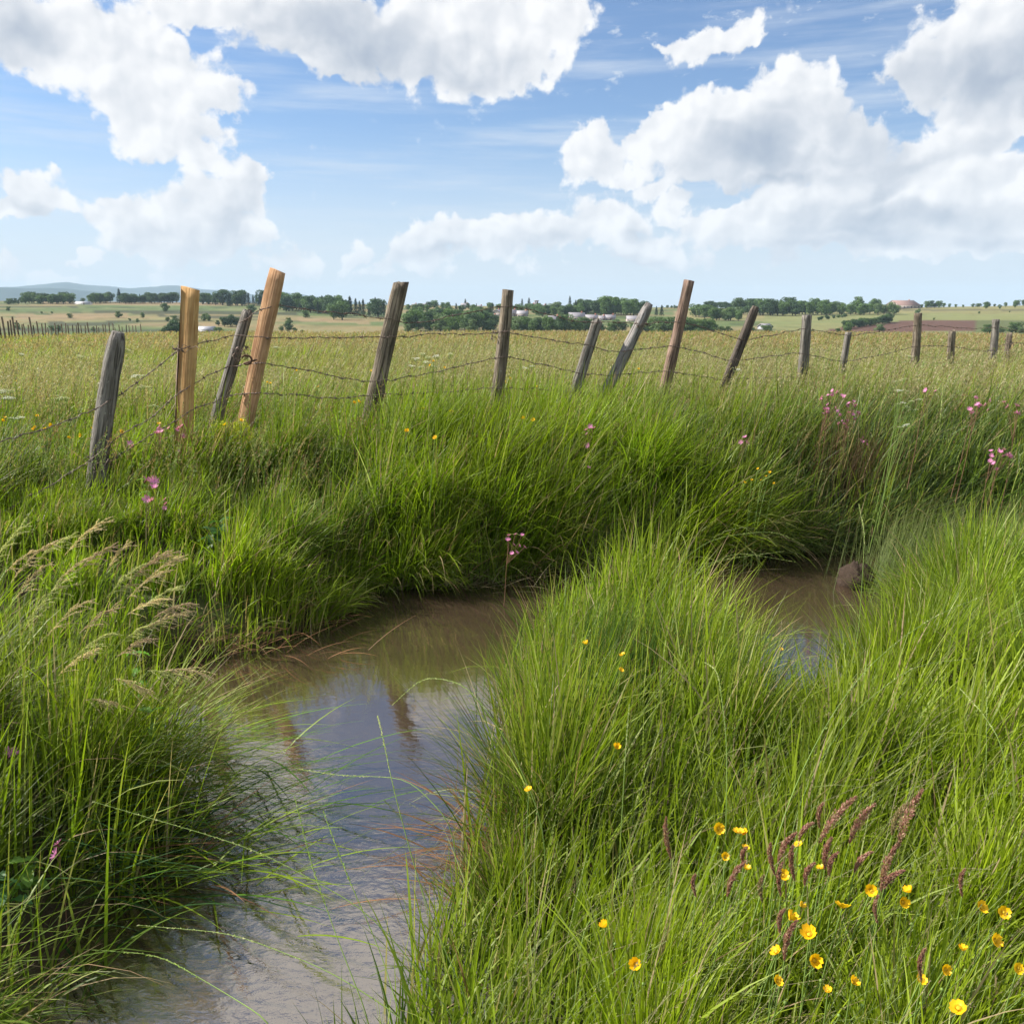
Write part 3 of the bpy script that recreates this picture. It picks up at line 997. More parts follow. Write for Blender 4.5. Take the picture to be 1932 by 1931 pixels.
def tree_mesh(kind, seed):
    """unit tree about 1 high: crown mesh, trunk mesh"""
    rs = np.random.default_rng(seed)
    tr = Mesh3(); cr = Mesh3()
    if kind == 'conifer':
        tr.tube([[0, 0, -.05], [0, 0, .5], [0, 0, .96]], [.022, .014, .003], 6)
        n = 1500
        h = rs.random(n) ** .75
        lev = np.round(h * 13) / 13 + rs.normal(size=n) * .012
        z = .10 + .90 * lev
        rmax = .17 * (1 - lev) ** .85 + .012
        a = rs.random(n) * 6.283
        rr = rmax * (.25 + .75 * rs.random(n) ** .5) * (.8 + .25 * np.sin(a * 3 + lev * 20))
        p = np.stack([rr * np.cos(a), rr * np.sin(a), z - rr * .35], 1)
        d = np.stack([np.cos(a), np.sin(a), -.3 + 0 * a], 1) + rs.normal(size=(n, 3)) * .3
        d /= np.linalg.norm(d, axis=1, keepdims=True)
        b = np.cross(d, rs.normal(size=(n, 3))); b /= np.linalg.norm(b, axis=1, keepdims=True)
        s = (.026 * (.6 + .8 * rs.random(n)))[:, None]
        V = np.stack([p - d * s, p + b * s * .5, p + d * s, p - b * s * .5], 1).reshape(-1, 3)
        c = np.array([.036, .068, .036]) * (.7 + .6 * rs.random(n))[:, None]
        cr.add(V, np.arange(len(V)).reshape(-1, 4), np.repeat(c, 4, 0))
    else:
        bush = kind == 'bush'
        low = -.05 if bush else .0
        cs, rd = [], []
        m = 15
        for i in range(m):
            a = rs.random() * 6.283; q = rs.random() ** .6
            zz = low + .25 + (.95 - low - .3) * rs.random()
            R = (.40 if bush else .31) * math.sqrt(max(.05, 1 - ((zz - .55) / .52) ** 2))
            r_ = .11 + .10 * rs.random()
            cs.append([math.cos(a) * q * R, math.sin(a) * q * R, min(zz, 1 - r_ * .8)]); rd.append(r_)
        cs.append([0, 0, .58]); rd.append(.27)
        cs.append([.05, 0, .40 if not bush else .25]); rd.append(.24)
        V, k = leaf_cloud(cs, rd, 2300, .030, rs, .85, .6)
        tone = np.array({'oak': [.095, .160, .045], 'willow': [.13, .19, .075], 'bush': [.085, .140, .042], 'dark': [.055, .100, .035]}[kind])
        lob = (.82 + .36 * rs.random(len(cs)))[k]
        c = tone * (lob * (.75 + .5 * rs.random(len(k))))[:, None]
        cr.add(V, np.arange(len(V)).reshape(-1, 4), np.repeat(c, 4, 0))
        tr.tube([[0, 0, -.06], [.01, 0, .2], [0, .01, .5]], [.035, .026, .012], 6)
        for i in range(7):
            c_ = cs[i]
            tr.tube([[0, 0, .12 + .05 * i / 7 + low * .3], [c_[0] * .5, c_[1] * .5, c_[2] * .7], c_], [.014, .009, .003], 4)
    return cr.mesh('crown', M_CROWN), tr.mesh('trunk', M_BARK)


PROTO = {}
for kind, num in (('oak', 4), ('willow', 3), ('bush', 3), ('dark', 3), ('conifer', 3)):
    PROTO[kind] = [tree_mesh(kind, 300 + 17 * i + len(kind)) for i in range(num)]
NAMES = {'oak': 'broadleaf_tree', 'willow': 'willow_tree', 'bush': 'bush', 'dark': 'broadleaf_tree', 'conifer': 'conifer_tree'}
CATS = {'oak': 'tree', 'willow': 'tree', 'bush': 'bush', 'dark': 'tree', 'conifer': 'conifer'}
trng = random.Random(5)


def tree(px, pybase, hpx, kind, label, group=None, wide=1.0):
    p = on_land(px, pybase)
    h = hpx * p.y / 1715.0 * (1.22 if 600 < px < 1700 else 1.08)
    root = empty(NAMES[kind], (p.x, p.y, p.z - 0.05 * h), (0, 0, trng.random() * 6.28))
    root.scale = (h * wide, h * wide, h)
    cr, tr = trng.choice(PROTO[kind])
    link('crown', cr, root)
    link('trunk', tr, root)
    tag(root, label, CATS[kind], group)
    return root


def belt(x0, x1, y0, y1, n, h0, h1, kinds, label, group, jit=3.0, wide=(1.1, 1.6)):
    if wide == (1.1, 1.6): n = int(n * 1.35)
    for i in range(n):
        f = (i + trng.random() * .8) / n
        k = trng.choice(kinds)
        lab = label
        if n <= 8 and len(label.split()) <= 12:
            lab = label + ', ' + ('first', 'second', 'third', 'fourth', 'fifth', 'sixth', 'seventh', 'eighth')[i] + ' from left'
        tree(x0 + (x1 - x0) * f, y0 + (y1 - y0) * f + trng.uniform(-jit, jit), trng.uniform(h0, h1), k,
             lab, group, trng.uniform(*wide))


# left skyline
belt(14, 44, 574, 573, 5, 7, 11, ['dark', 'bush'], 'small dark tree low on the far left skyline', 'low trees at the far left of the skyline', 1)
belt(47, 138, 573.5, 573, 12, 16, 21, ['dark', 'oak'], 'round dark broadleaf tree in the skyline clump left of the white shed', 'skyline clump left of the white shed', 1)
tree(157, 573, 10, 'bush', 'lone small round tree on the skyline just left of the white shed')
belt(169, 209, 572.5, 572, 6, 14, 20, ['dark', 'oak'], 'dark tree right beside the white shed on the skyline', 'short skyline clump beside the white shed', 1)
tree(226, 573, 26, 'conifer', 'tallest dark pointed conifer at the left end of the wood behind the first plank post', wide=1.6)
belt(232, 336, 573, 572, 15, 13, 21, ['dark', 'dark', 'conifer'], 'dark tree of the skyline wood left of the upright plank post', 'skyline wood left of the plank post', 1)
belt(379, 418, 574, 575, 6, 17, 21, ['oak', 'dark'], 'dark broadleaf tree on the skyline right of the upright plank post', 'skyline trees right of the plank post', 1)
belt(420, 500, 577, 577, 12, 18, 30, ['conifer', 'conifer', 'dark'], 'dark pointed conifer of the wood between the two plank posts', 'conifer wood between the plank posts', 1, (1.2, 1.7))
belt(527, 640, 586, 592, 15, 22, 32, ['dark', 'oak', 'oak'], 'big dark tree of the wood right of the leaning plank post', 'wood right of the leaning plank post', 3)
belt(600, 728, 592, 598, 13, 17, 30, ['dark', 'oak', 'conifer'], 'dark tree in the wood between the leaning plank and the thick post', 'wood left of the thick post', 3)
tree(646, 604, 30, 'oak', 'large round tree standing out in front of the wood on the pale slope', wide=1.25)
tree(630, 604, 24, 'oak', 'smaller round tree touching the large one on the pale slope')
# on the left hillside
for (x, y, h, k, l) in (
        (311, 588, 15, 'bush', 'single round tree high on the left hillside near the upright plank post'),
        (223, 600, 12, 'bush', 'small round tree halfway up the left hillside'),
        (270, 602, 12, 'willow', 'thin pale tree on the left hillside right of the round one'),
        (132, 601, 9, 'bush', 'small dark bush on the left hillside'),
        (98, 592, 4, 'bush', 'tiny dark bush high on the far left slope'), (79, 592, 4, 'bush', 'tiniest dark bush left of a slightly bigger one on the left slope'),
        (16, 587, 8, 'bush', 'dark bush at the far left edge below the skyline'),
        (34, 622, 13, 'bush', 'round bush above the small picket stakes at the far left'),
        (98, 625, 10, 'bush', 'left one of two bushes above the picket stakes'), (112, 625, 10, 'bush', 'right one of two bushes above the picket stakes'),
        (177, 626, 8, 'bush', 'little bush above the right end of the picket stakes'),
        (245, 606, 5, 'bush', 'tiny bush between two small trees on the left hillside'), (259, 609, 7, 'bush', 'tiny bush below the thin pale tree'),
        (310, 634, 14, 'dark', 'small dark tree left of the upright plank post in front of the barn'),
        (322, 634, 24, 'dark', 'taller dark tree left of the upright plank post'), (334, 634, 28, 'dark', 'dark tree partly behind the upright plank post'),
        (330, 610, 14, 'bush', 'bush on the slope behind the upright plank post'), (316, 607, 8, 'bush', 'low bush on the slope left of the upright plank post'),
        (385, 606, 13, 'bush', 'bush on the slope above the pale barn'), (394, 607, 15, 'willow', 'paler bush on the slope right above the barn'),
        (414, 634, 16, 'bush', 'round bush directly right of the pale barn'),
        (412, 615, 10, 'dark', 'left dark tree of the slope group between barn and leaning plank'), (424, 617, 18, 'dark', 'second dark tree of the slope group above the barn bush'),
        (436, 617, 22, 'dark', 'highest dark tree of the slope group left of the leaning plank'), (446, 616, 16, 'dark', 'right dark tree of the slope group left of the leaning plank'),
        (474, 592, 16, 'bush', 'round tree behind the top of the weathered thin post'),
        (544, 627, 18, 'dark', 'slim dark tree right of the leaning plank post'), (546, 612, 12, 'bush', 'bush above the slim dark tree right of the leaning plank'),
        (531, 627, 12, 'willow', 'pale bush close to the leaning plank post'), (556, 628, 9, 'bush', 'low dark bush right of the slim dark tree'),
        (571, 630, 7, 'bush', 'flat dark bush furthest right of the slim dark tree'),
        (577, 600, 14, 'bush', 'grey green bush at the foot of the wood right of the leaning plank')):
    tree(x, y, h, k, l, wide=1.35 if k != 'willow' else 1.0)
# middle: trees round the village
L1 = 'green broadleaf tree of the belt between the fields and the village roofs'
belt(768, 940, 622, 628, 20, 20, 34, ['oak', 'oak', 'willow', 'dark'], 'broad green tree of the belt between the thick post and the straight post', 'tree belt left of the village', 4, (1.1, 1.4))
belt(768, 930, 605, 606, 16, 15, 22, ['oak', 'dark', 'oak'], 'tree of the second row behind the belt left of the village', 'second tree row left of the village', 4)
tree(854, 631, 30, 'oak', 'rounded pale green tree in front of the belt, left of the straight post', wide=1.15)
tree(892, 630, 24, 'willow', 'smaller pale green tree in front of the belt nearest the straight post')
tree(769, 630, 15, 'willow', 'small pale tree in the field edge just right of the thick post')
tree(787, 631, 11, 'bush', 'dark low bush in the field edge right of the thick post')
belt(965, 1120, 627, 628, 17, 20, 29, ['oak', 'oak', 'dark', 'willow'], L1, 'tree belt in front of the village', 2, (1.1, 1.4))
belt(1130, 1240, 628, 629, 8, 14, 23, ['oak', 'dark', 'bush'], 'green tree behind the two close leaning posts below the long roofs', 'trees below the long roofs', 2, (1.1, 1.5))
belt(770, 1045, 586, 590, 26, 9, 15, ['oak', 'dark', 'conifer', 'oak'], 'small tree among the upper houses on the middle skyline', 'trees among the upper houses', 4)
belt(1010, 1110, 597, 596, 12, 14, 21, ['oak', 'willow', 'dark'], 'green garden tree above the lower village roofs', 'garden trees in the village', 4)
belt(1085, 1160, 592, 594, 16, 17, 24, ['dark', 'conifer', 'dark'], 'dark tree of the dense wood above the village roofs', 'dense wood above the village', 2, (1.2, 1.5))
belt(1140, 1222, 594, 596, 12, 22, 32, ['oak', 'oak', 'dark'], 'tall green tree of the wood behind the leaning pale post', 'tall wood behind the pale leaning post', 2, (1.1, 1.4))
tree(998, 577, 16, 'conifer', 'slender dark conifer on the skyline left of the grey tower', wide=1.5)
tree(985, 578, 12, 'conifer', 'shorter conifer beside the slender skyline conifer', wide=1.5)
tree(878, 575, 13, 'conifer', 'dark conifer on the skyline above the white house', wide=1.6)
tree(1075, 579, 17, 'conifer', 'lone pointed conifer rising over the village wood', wide=1.3)
tree(1095, 578, 13, 'conifer', 'short pointed conifer right of the lone one over the wood', wide=1.5)
tree(1238, 596, 15, 'conifer', 'dark conifer at the end of the wood by the tan field', wide=1.5)
tree(1248, 596, 17, 'conifer', 'outermost dark conifer touching the tan field', wide=1.5)
# right of the middle
belt(1225, 1345, 632, 632, 14, 20, 31, ['willow', 'oak', 'bush'], 'pale green bushy tree around the foot of the brown bark post', 'bushy trees behind the bark post', 2, (1.2, 1.5))
tree(1358, 632, 14, 'bush', 'single bush just left of the blackened leaning post', wide=1.4)
tree(1372, 630, 12, 'bush', 'little bush right behind the blackened leaning post', wide=1.3)
belt(1310, 1400, 600, 606, 9, 14, 22, ['oak', 'willow'], 'field tree between the bark post and the blackened post', 'field trees right of the bark post', 4)
belt(1330, 1400, 583, 583, 10, 9, 13, ['dark', 'oak'], 'small skyline tree above the tan field', 'skyline trees above the tan field', 1)
belt(1250, 1300, 582, 582, 6, 3, 6, ['dark', 'bush'], 'very small skyline bush behind the bark post', 'tiny skyline bushes at the bark post', .5)
belt(1395, 1560, 594, 595, 24, 18, 28, ['oak', 'oak', 'dark'], 'green tree of the long skyline row between the blackened post and the wide grey post', 'long tree row on the right skyline', 2, (1.1, 1.4))
belt(1560, 1690, 594, 593, 15, 14, 22, ['oak', 'willow', 'oak'], 'green tree of the row left of the red brick farm building', 'tree row left of the farm', 2, (1.1, 1.4))
tree(1619, 588, 24, 'oak', 'tall open crowned tree rising highest left of the farm', wide=1.0)
tree(1652, 592, 24, 'oak', 'tall round tree close to the red brick building')
belt(1540, 1600, 606, 598, 8, 4, 7, ['bush', 'dark'], 'hedge bush running up to the tree row above the pale field', 'short dark hedge above the pale field', .5, (1.5, 2.0))
belt(1595, 1680, 621, 609, 13, 11, 14, ['dark', 'bush'], 'dark bush of the long hedge beside the ploughed field', 'hedge beside the ploughed field', .7, (1.4, 1.8))
tree(1677, 609, 15, 'dark', 'round tree ending the hedge by the ploughed field', wide=1.3)
tree(1600, 628, 17, 'oak', 'rounded green tree at the lower end of the hedge', wide=1.35)
tree(1580, 629, 8, 'bush', 'little dark bush left of the hedge tree', wide=1.4)
tree(1533, 630, 6, 'bush', 'low bush right of the wide grey post', wide=1.6)
tree(1660, 627, 13, 'willow', 'bright yellow green bush in front of the ploughed field', wide=1.7)
tree(1447, 633, 17, 'bush', 'reddish brown round bush right of the small grey shed', wide=1.5)
tree(1418, 630, 10, 'bush', 'dark bush behind the upper part of the blackened leaning post', wide=1.3)
belt(1738, 1772, 581.5, 581.5, 5, 7, 15, ['dark', 'oak'], 'dark tree just right of the farm roof', 'trees right of the farm', .6)
for i, x in enumerate((1780, 1791, 1803, 1817)):
    tree(x, 580.5, (8, 7, 6, 5)[i], 'oak', ['first', 'second', 'third', 'fourth'][i] + ' from the left of the small round trees lined up on the bare right ridge', 'row of small trees on the right ridge', 1.2)
belt(1832, 1880, 579.5, 579, 6, 5, 7, ['dark', 'bush'], 'dark bush of the low clump on the right ridge', 'low clump on the right ridge', .5, (1.2, 1.6))
tree(1860, 583, 13, 'oak', 'round tree just below the right ridge', wide=1.2)
tree(1886, 583, 8, 'bush', 'dark little tree below the ridge near the right edge')
tree(1897, 580, 9, 'willow', 'pale round tree on the right ridge'); tree(1915, 581, 11, 'oak', 'round green tree below the wood at the right edge')
belt(1918, 2010, 578, 576, 9, 8, 13, ['dark', 'oak'], 'dark tree on the ridge at the right edge', 'wood on the ridge at the right edge', .5)
tree(1730, 595, 12, 'willow', 'small grey green tree showing on top of the tall grey post', wide=1.2)
for i, (x, y, h, lb) in enumerate(((1683, 590, 6, 'left one of two saplings in the hay field right of the farm'), (1694, 590, 6, 'right one of two saplings in the hay field right of the farm'),
                              (1762, 604, 4, 'tiny bush on the upper edge of the ploughed field'), (1847, 592, 4, 'tiny dark bush out in the pale hay field'),
                              (1905, 590, 3, 'flat dark bush near the top right of the hay field'))):
    tree(x, y, h, 'bush', lb, wide=1.3)
belt(1850, 1960, 629, 629, 9, 11, 22, ['willow', 'bush'], 'grey green bush at the meadow edge behind the last posts', 'bushes behind the last posts', 1, (1.2, 1.6))

# ------------------------------------------------------------------ houses
M_WALL = plain_mat('rendered wall', (.40, .34, .31), .9, .1, .6, .1)
M_WALLR = plain_mat('red brick wall', (.42, .17, .12), .9, .1, 2.0, .2)
M_SLATE = plain_mat('pale slate roof', (.30, .275, .30), .6, .4, 1.2, .15)
M_TILE = plain_mat('orange tile roof', (.62, .22, .12), .8, .2, 1.2, .2)
M_BROWN = plain_mat('brown tile roof', (.26, .17, .15), .8, .2, 1.2, .2)
M_GLASS = plain_mat('dark window', (.035, .04, .05), .15, .6, 1, .1)
M_SHED = plain_mat('pale sheet metal', (.34, .34, .37), .5, .4, .6, .1)
M_WHITE = plain_mat('white paint', (.62, .60, .57), .7, .2, .8, .06)


def box_np(x0, x1, y0, y1, z0, z1):
    V = np.array([[x, y, z] for x in (x0, x1) for y in (y0, y1) for z in (z0, z1)])
    F = np.array([[0, 1, 3, 2], [4, 6, 7, 5], [0, 4, 5, 1], [2, 3, 7, 6], [0, 2, 6, 4], [1, 5, 7, 3]])
    return V, F


def house(px, pybase, wpx, hpx, label, wall=M_WALL, roof=M_SLATE, rot=0.0, roofshare=.55, nwin=3, name='house', patch=False, chimney=True, depth=None, group=None):
    p = on_land(px, pybase)
    w = wpx * p.y / 1715.0; H = hpx * p.y / 1715.0
    d = depth or max(5.0, w * .45)
    root = empty(name, (p.x, p.y, p.z - .6), (0, 0, rot))
    wh = H * (1 - roofshare) + .6; rh = H * roofshare
    m = Mesh3()
    V, F = box_np(-w / 2, w / 2, -d / 2, d / 2, 0, wh); m.add(V, F)
    for s in (-1, 1):      # gables
        m.add([[s * w / 2, -d / 2, wh], [s * w / 2, d / 2, wh], [s * w / 2, 0, wh + rh * .96]], [[0, 1, 2]])
    link('wall', m.mesh('wall', wall), root)
    r = Mesh3()
    e = .35; sl = rh / (d / 2)
    for s in (-1, 1):
        y1 = s * (d / 2 + e); z1 = wh - e * sl
        top = wh + rh
        V = np.array([[-w / 2 - e, y1, z1], [w / 2 + e, y1, z1], [w / 2 + e, 0, top], [-w / 2 - e, 0, top]])
        V2 = V + np.array([0, 0, .22])
        r.add(np.vstack([V, V2]), [[0, 1, 2, 3], [4, 7, 6, 5], [0, 4, 5, 1], [1, 5, 6, 2], [3, 7, 4, 0]])
    ro = link('roof', r.mesh('roof', roof), root)
    if patch:
        q = Mesh3()
        V = np.array([[w * .1, -(d / 2 + e), wh - e * sl + .25], [w * .42, -(d / 2 + e), wh - e * sl + .25], [w * .42, -.1, wh + rh + .25], [w * .1, -.1, wh + rh + .25]])
        q.add(V, [[0, 1, 2, 3]])
        o = link('roof_patch', q.mesh('roof_patch', M_TILE), root); o['label'] = 'orange tiled part of the roof'
    if chimney:
        V, F = box_np(w * .28, w * .28 + .8, -.35, .35, wh + rh * .7, wh + rh + 1.0)
        link('chimney', Mesh3().add(V, F).mesh('chimney', M_WALLR if wall is not M_WALLR else M_WALL), ro)
    for i in range(nwin):
        x = -w / 2 + w * (i + .5) / nwin
        V, F = box_np(x - .45, x + .45, -d / 2 - .04, -d / 2 + .02, wh - 2.0, wh - .8)
        fr = link('window', Mesh3().add(V, F).mesh('window', M_WHITE), root)
        V, F = box_np(x - .36, x + .36, -d / 2 - .07, -d / 2 - .035, wh - 1.9, wh - .9)
        link('pane', Mesh3().add(V, F).mesh('pane', M_GLASS), fr)
    V, F = box_np(w * .08, w * .08 + .9, -d / 2 - .05, -d / 2 + .02, .55, 2.4)
    link('door', Mesh3().add(V, F).mesh('door', M_BROWN), root)
    tag(root, label, 'house' if name == 'house' else name.replace('_', ' '), group)
    return root


house(390, 629, 31, 12, 'long pale barn at the meadow edge between the two plank posts', M_SHED, M_SHED, .05, .45, 2, 'barn', chimney=False)
house(158, 575, 27, 5, 'thin low white shed on the left skyline', M_WHITE, M_SHED, 0, .5, 0, 'shed', chimney=False)
house(912, 603, 25, 12, 'pinkish house with an orange patch on its roof, left of the straight post', roof=M_SLATE, patch=True, rot=.15)
house(929, 604, 15, 9, 'low pink house touching the house with the orange roof patch', roof=M_SLATE, rot=-.2, nwin=2)
house(939, 597, 13, 12, 'narrow pale gable house half behind the straight post', rot=1.1, nwin=1, depth=9)
house(966, 597, 16, 12, 'pale house right against the straight post', rot=.3, nwin=2)
house(986, 597, 20, 10, 'wide pale roofed house second right of the straight post', rot=-.1)
house(960, 606, 12, 6, 'low lilac outbuilding just right of the straight post below the pale house', M_WALL, M_SLATE, .1, nwin=1, chimney=False)
house(1045, 609, 22, 12, 'pale gable house at the left end of the lower village row', rot=.35)
house(1065, 609, 20, 8, 'long low house second in the lower village row', rot=-.1)
house(1088, 604, 29, 13, 'large two storey pale house with a wide roof in the lower village row', rot=.05, nwin=4)
house(1098, 612, 27, 7, 'low roofed barn in front of the large pale house', rot=0, nwin=2, chimney=False)
house(1116, 604, 22, 9, 'pale roofed house just right of the large two storey house', rot=.05)
house(1135, 605, 12, 8, 'small lilac roofed house behind the short split post', rot=.2, nwin=1)
house(1149, 604, 23, 9, 'long white roofed house right of the short split post', rot=-.05)
house(1196, 607, 28, 10, 'long pale roofed barn behind the pale leaning post', rot=.05, chimney=False)
house(877, 581, 13, 8, 'small bright white house high on the slope on the middle skyline', M_WHITE, M_SLATE, .1, nwin=2)
house(842, 582, 9, 6, 'tiny white house left of the bright white skyline house', M_WHITE, M_SLATE, -.2, nwin=1)
house(905, 583, 8, 6, 'tiny pale house right of the bright white skyline house', M_WALL, M_SLATE, .2, nwin=1)
house(800, 580, 12, 6, 'low white house on the skyline near the thick post', M_WHITE, M_SLATE, 0, nwin=2)
house(782, 579, 8, 5, 'tiny pale house next to the top of the thick post', M_WALL, M_SLATE, .3, nwin=1)
house(1005, 585, 10, 11, 'narrow white house on the upper slope below the grey tower', M_WHITE, M_SLATE, .9, nwin=1)
house(1044, 588, 17, 8, 'pale house half hidden by trees in the upper village', M_WALL, M_SLATE, .2, nwin=2)
house(1025, 582, 9, 6, 'tiny white roofed house on the upper slope right of the grey tower', M_WHITE, M_SLATE, -.3, nwin=1)
house(1432, 578, 16, 7, 'pale roofed house peeping over the trees at the top of the blackened post', M_WALL, M_SLATE, 0, nwin=2)
house(1443, 622, 19, 10, 'small grey field shed right of the blackened leaning post', M_SHED, M_SLATE, .4, .5, 1, 'shed', chimney=False)
house(1674, 587, 17, 11, 'red brick building at the left end of the skyline farm', M_WALLR, M_BROWN, -.2, .35, 2, 'farm_building', chimney=False)
house(1640, 585, 14, 8, 'red brick cottage among the trees left of the farm', M_WALLR, M_BROWN, .2, .4, 2)
house(1702, 582, 40, 14, 'wide farmhouse with a broad brown roof on the right skyline', M_WALL, M_BROWN, .05, .62, 6, 'farmhouse', depth=26)
house(1690, 583, 20, 7, 'low white fronted wing before the brown roofed farmhouse', M_WHITE, M_BROWN, 0, .35, 4, 'farm_building', chimney=False)

# grey tower block on the skyline
p = on_land(1012, 583)
tw = empty('tower', (p.x, p.y, p.z - .5))
h = 15 * p.y / 1715
link('wall', Mesh3().add(*box_np(-1.6, 1.6, -1.6, 1.6, 0, h)).mesh('wall', M_SLATE), tw)
link('parapet', Mesh3().add(*box_np(-1.95, 1.95, -1.95, 1.95, h, h + .7)).mesh('parapet', M_SLATE), tw)
for sx in (-.7, .7):
    link('window', Mesh3().add(*box_np(sx - .3, sx + .3, -1.66, -1.58, h - 2.0, h - .8)).mesh('window', M_GLASS), tw)
tag(tw, 'square grey tower on the skyline right of the straight post', 'tower')

# pale blue wrapped bale by the meadow edge
p = at(1624, 628, 95); p.z = float(land(p.x, p.y))
o = empty('wrapped_bale', p)
bm_ = Mesh3().tube([[-.45, 0, .42], [-.4, 0, .42], [.4, 0, .42], [.45, 0, .42]], [.30, .42, .42, .30], 18)
link('wrap', bm_.mesh('wrap', plain_mat('blue wrap', (.35, .55, .72), .3, .5, 3, .1), smooth=True), o)
for s in (-1, 1):
    V, F = tube_np([[s * .45, 0, .42], [s * .462, 0, .42], [s * .470, 0, .42]], [.30, .29, .03], 18)
    link('end_cap', Mesh3().add(V, F).mesh('end_cap', M_WHITE), o)
tag(o, 'small pale blue wrapped bale at the far edge of the meadow beside the hedge', 'bale')

# ------------------------------------------------------------------ fence posts
# dirt and damp where a post stands in the grass
def wood_mat(name, c1, c2, crack=(.035, .03, .025), lichen=.25, grain=1.0, bump=.8, lich_c=(.42, .42, .36)):
    m, t, out = new_mat(name)
    tcn = t.n.new('ShaderNodeTexCoord')
    o = tcn.outputs['Object']
    g = t.noise(t.scalev(o, (52 * grain, 52 * grain, 3.2)), 1.0, 6, 0.7, dist=.5)
    g2 = t.noise(t.scalev(o, (78, 78, 2.4)), 1.0, 3, 0.55)
    l1 = t.noise(o, 26, 6, 0.75)
    big = t.noise(o, 4, 3, .6)
    c = t.mix(t.step(g, .38, .62), c1, c2)
    c = t.mix(t.step(big, .35, .7), c, t.vm('SCALE', c, scale=.62))
    ck = t.step(g2, .45, .36)
    c = t.mix(t.m('MULTIPLY', ck, .75), c, crack)
    if lichen:
        c = t.mix(t.m('MULTIPLY', t.step(l1, .60, .68), lichen), c, lich_c)
    sz = t.n.new('ShaderNodeSeparateXYZ'); t.l.new(o, sz.inputs[0])
    c = t.mix(t.m('MULTIPLY', t.step(t.m('ADD', sz.outputs[2], t.m('MULTIPLY', big, .35)), .95, .55), .35), c, t.vm('SCALE', c, scale=.55))
    h = t.m('ADD', t.m('MULTIPLY', t.step(g2, .35, .5), .5), t.m('MULTIPLY', g, .8))
    b = t.node('ShaderNodeBump', {'Height': h, 'Strength': bump, 'Distance': 0.012})
    p = principled(t, **{'Base Color': c, 'Roughness': 0.85, 'Specular IOR Level': 0.2})
    t.l.new(b.outputs[0], p.inputs['Normal'])
    t.l.new(p.outputs[0], out.inputs[0])
    return m


M_OLD = wood_mat('weathered grey wood', (.13, .115, .10), (.33, .30, .265), lichen=.6)
M_OLD2 = wood_mat('weathered brown wood', (.12, .095, .07), (.34, .28, .21), lichen=.5)
M_DARKW = wood_mat('blackened wood', (.075, .06, .05), (.17, .14, .115), lichen=.45)
M_PALE = wood_mat('silver wood', (.19, .17, .16), (.38, .355, .34), lichen=.4, lich_c=(.06, .045, .035))
M_BARKP = wood_mat('bark covered post', (.20, .13, .10), (.36, .25, .19), lichen=.35, grain=.5, lich_c=(.5, .42, .36))
M_PLANK = wood_mat('fresh sawn plank', (.47, .27, .105), (.66, .42, .19), crack=(.26, .13, .05), lichen=.5, grain=1.2, bump=.3, lich_c=(.36, .19, .07))
M_PLANK2 = wood_mat('sawn plank faded', (.42, .235, .12), (.60, .37, .21), crack=(.24, .12, .06), lichen=.5, grain=1.2, bump=.4, lich_c=(.30, .16, .08))
M_BARKS = plain_mat('strip of bark', (.23, .17, .13), .9, .1, 30, .5, bump=.6)
M_IRON = plain_mat('rusty iron', (.12, .07, .045), .75, .3, 60, .4, metallic=.3)
M_WIRE = plain_mat('old barbed wire', (.16, .12, .10), .6, .4, 50, .35, metallic=.5)

POSTINFO = []


def axis_frame(top, bot):
    ax = (top - bot)
    L = ax.length
    q = ax.normalized().to_track_quat('Z', 'Y')
    return q, L


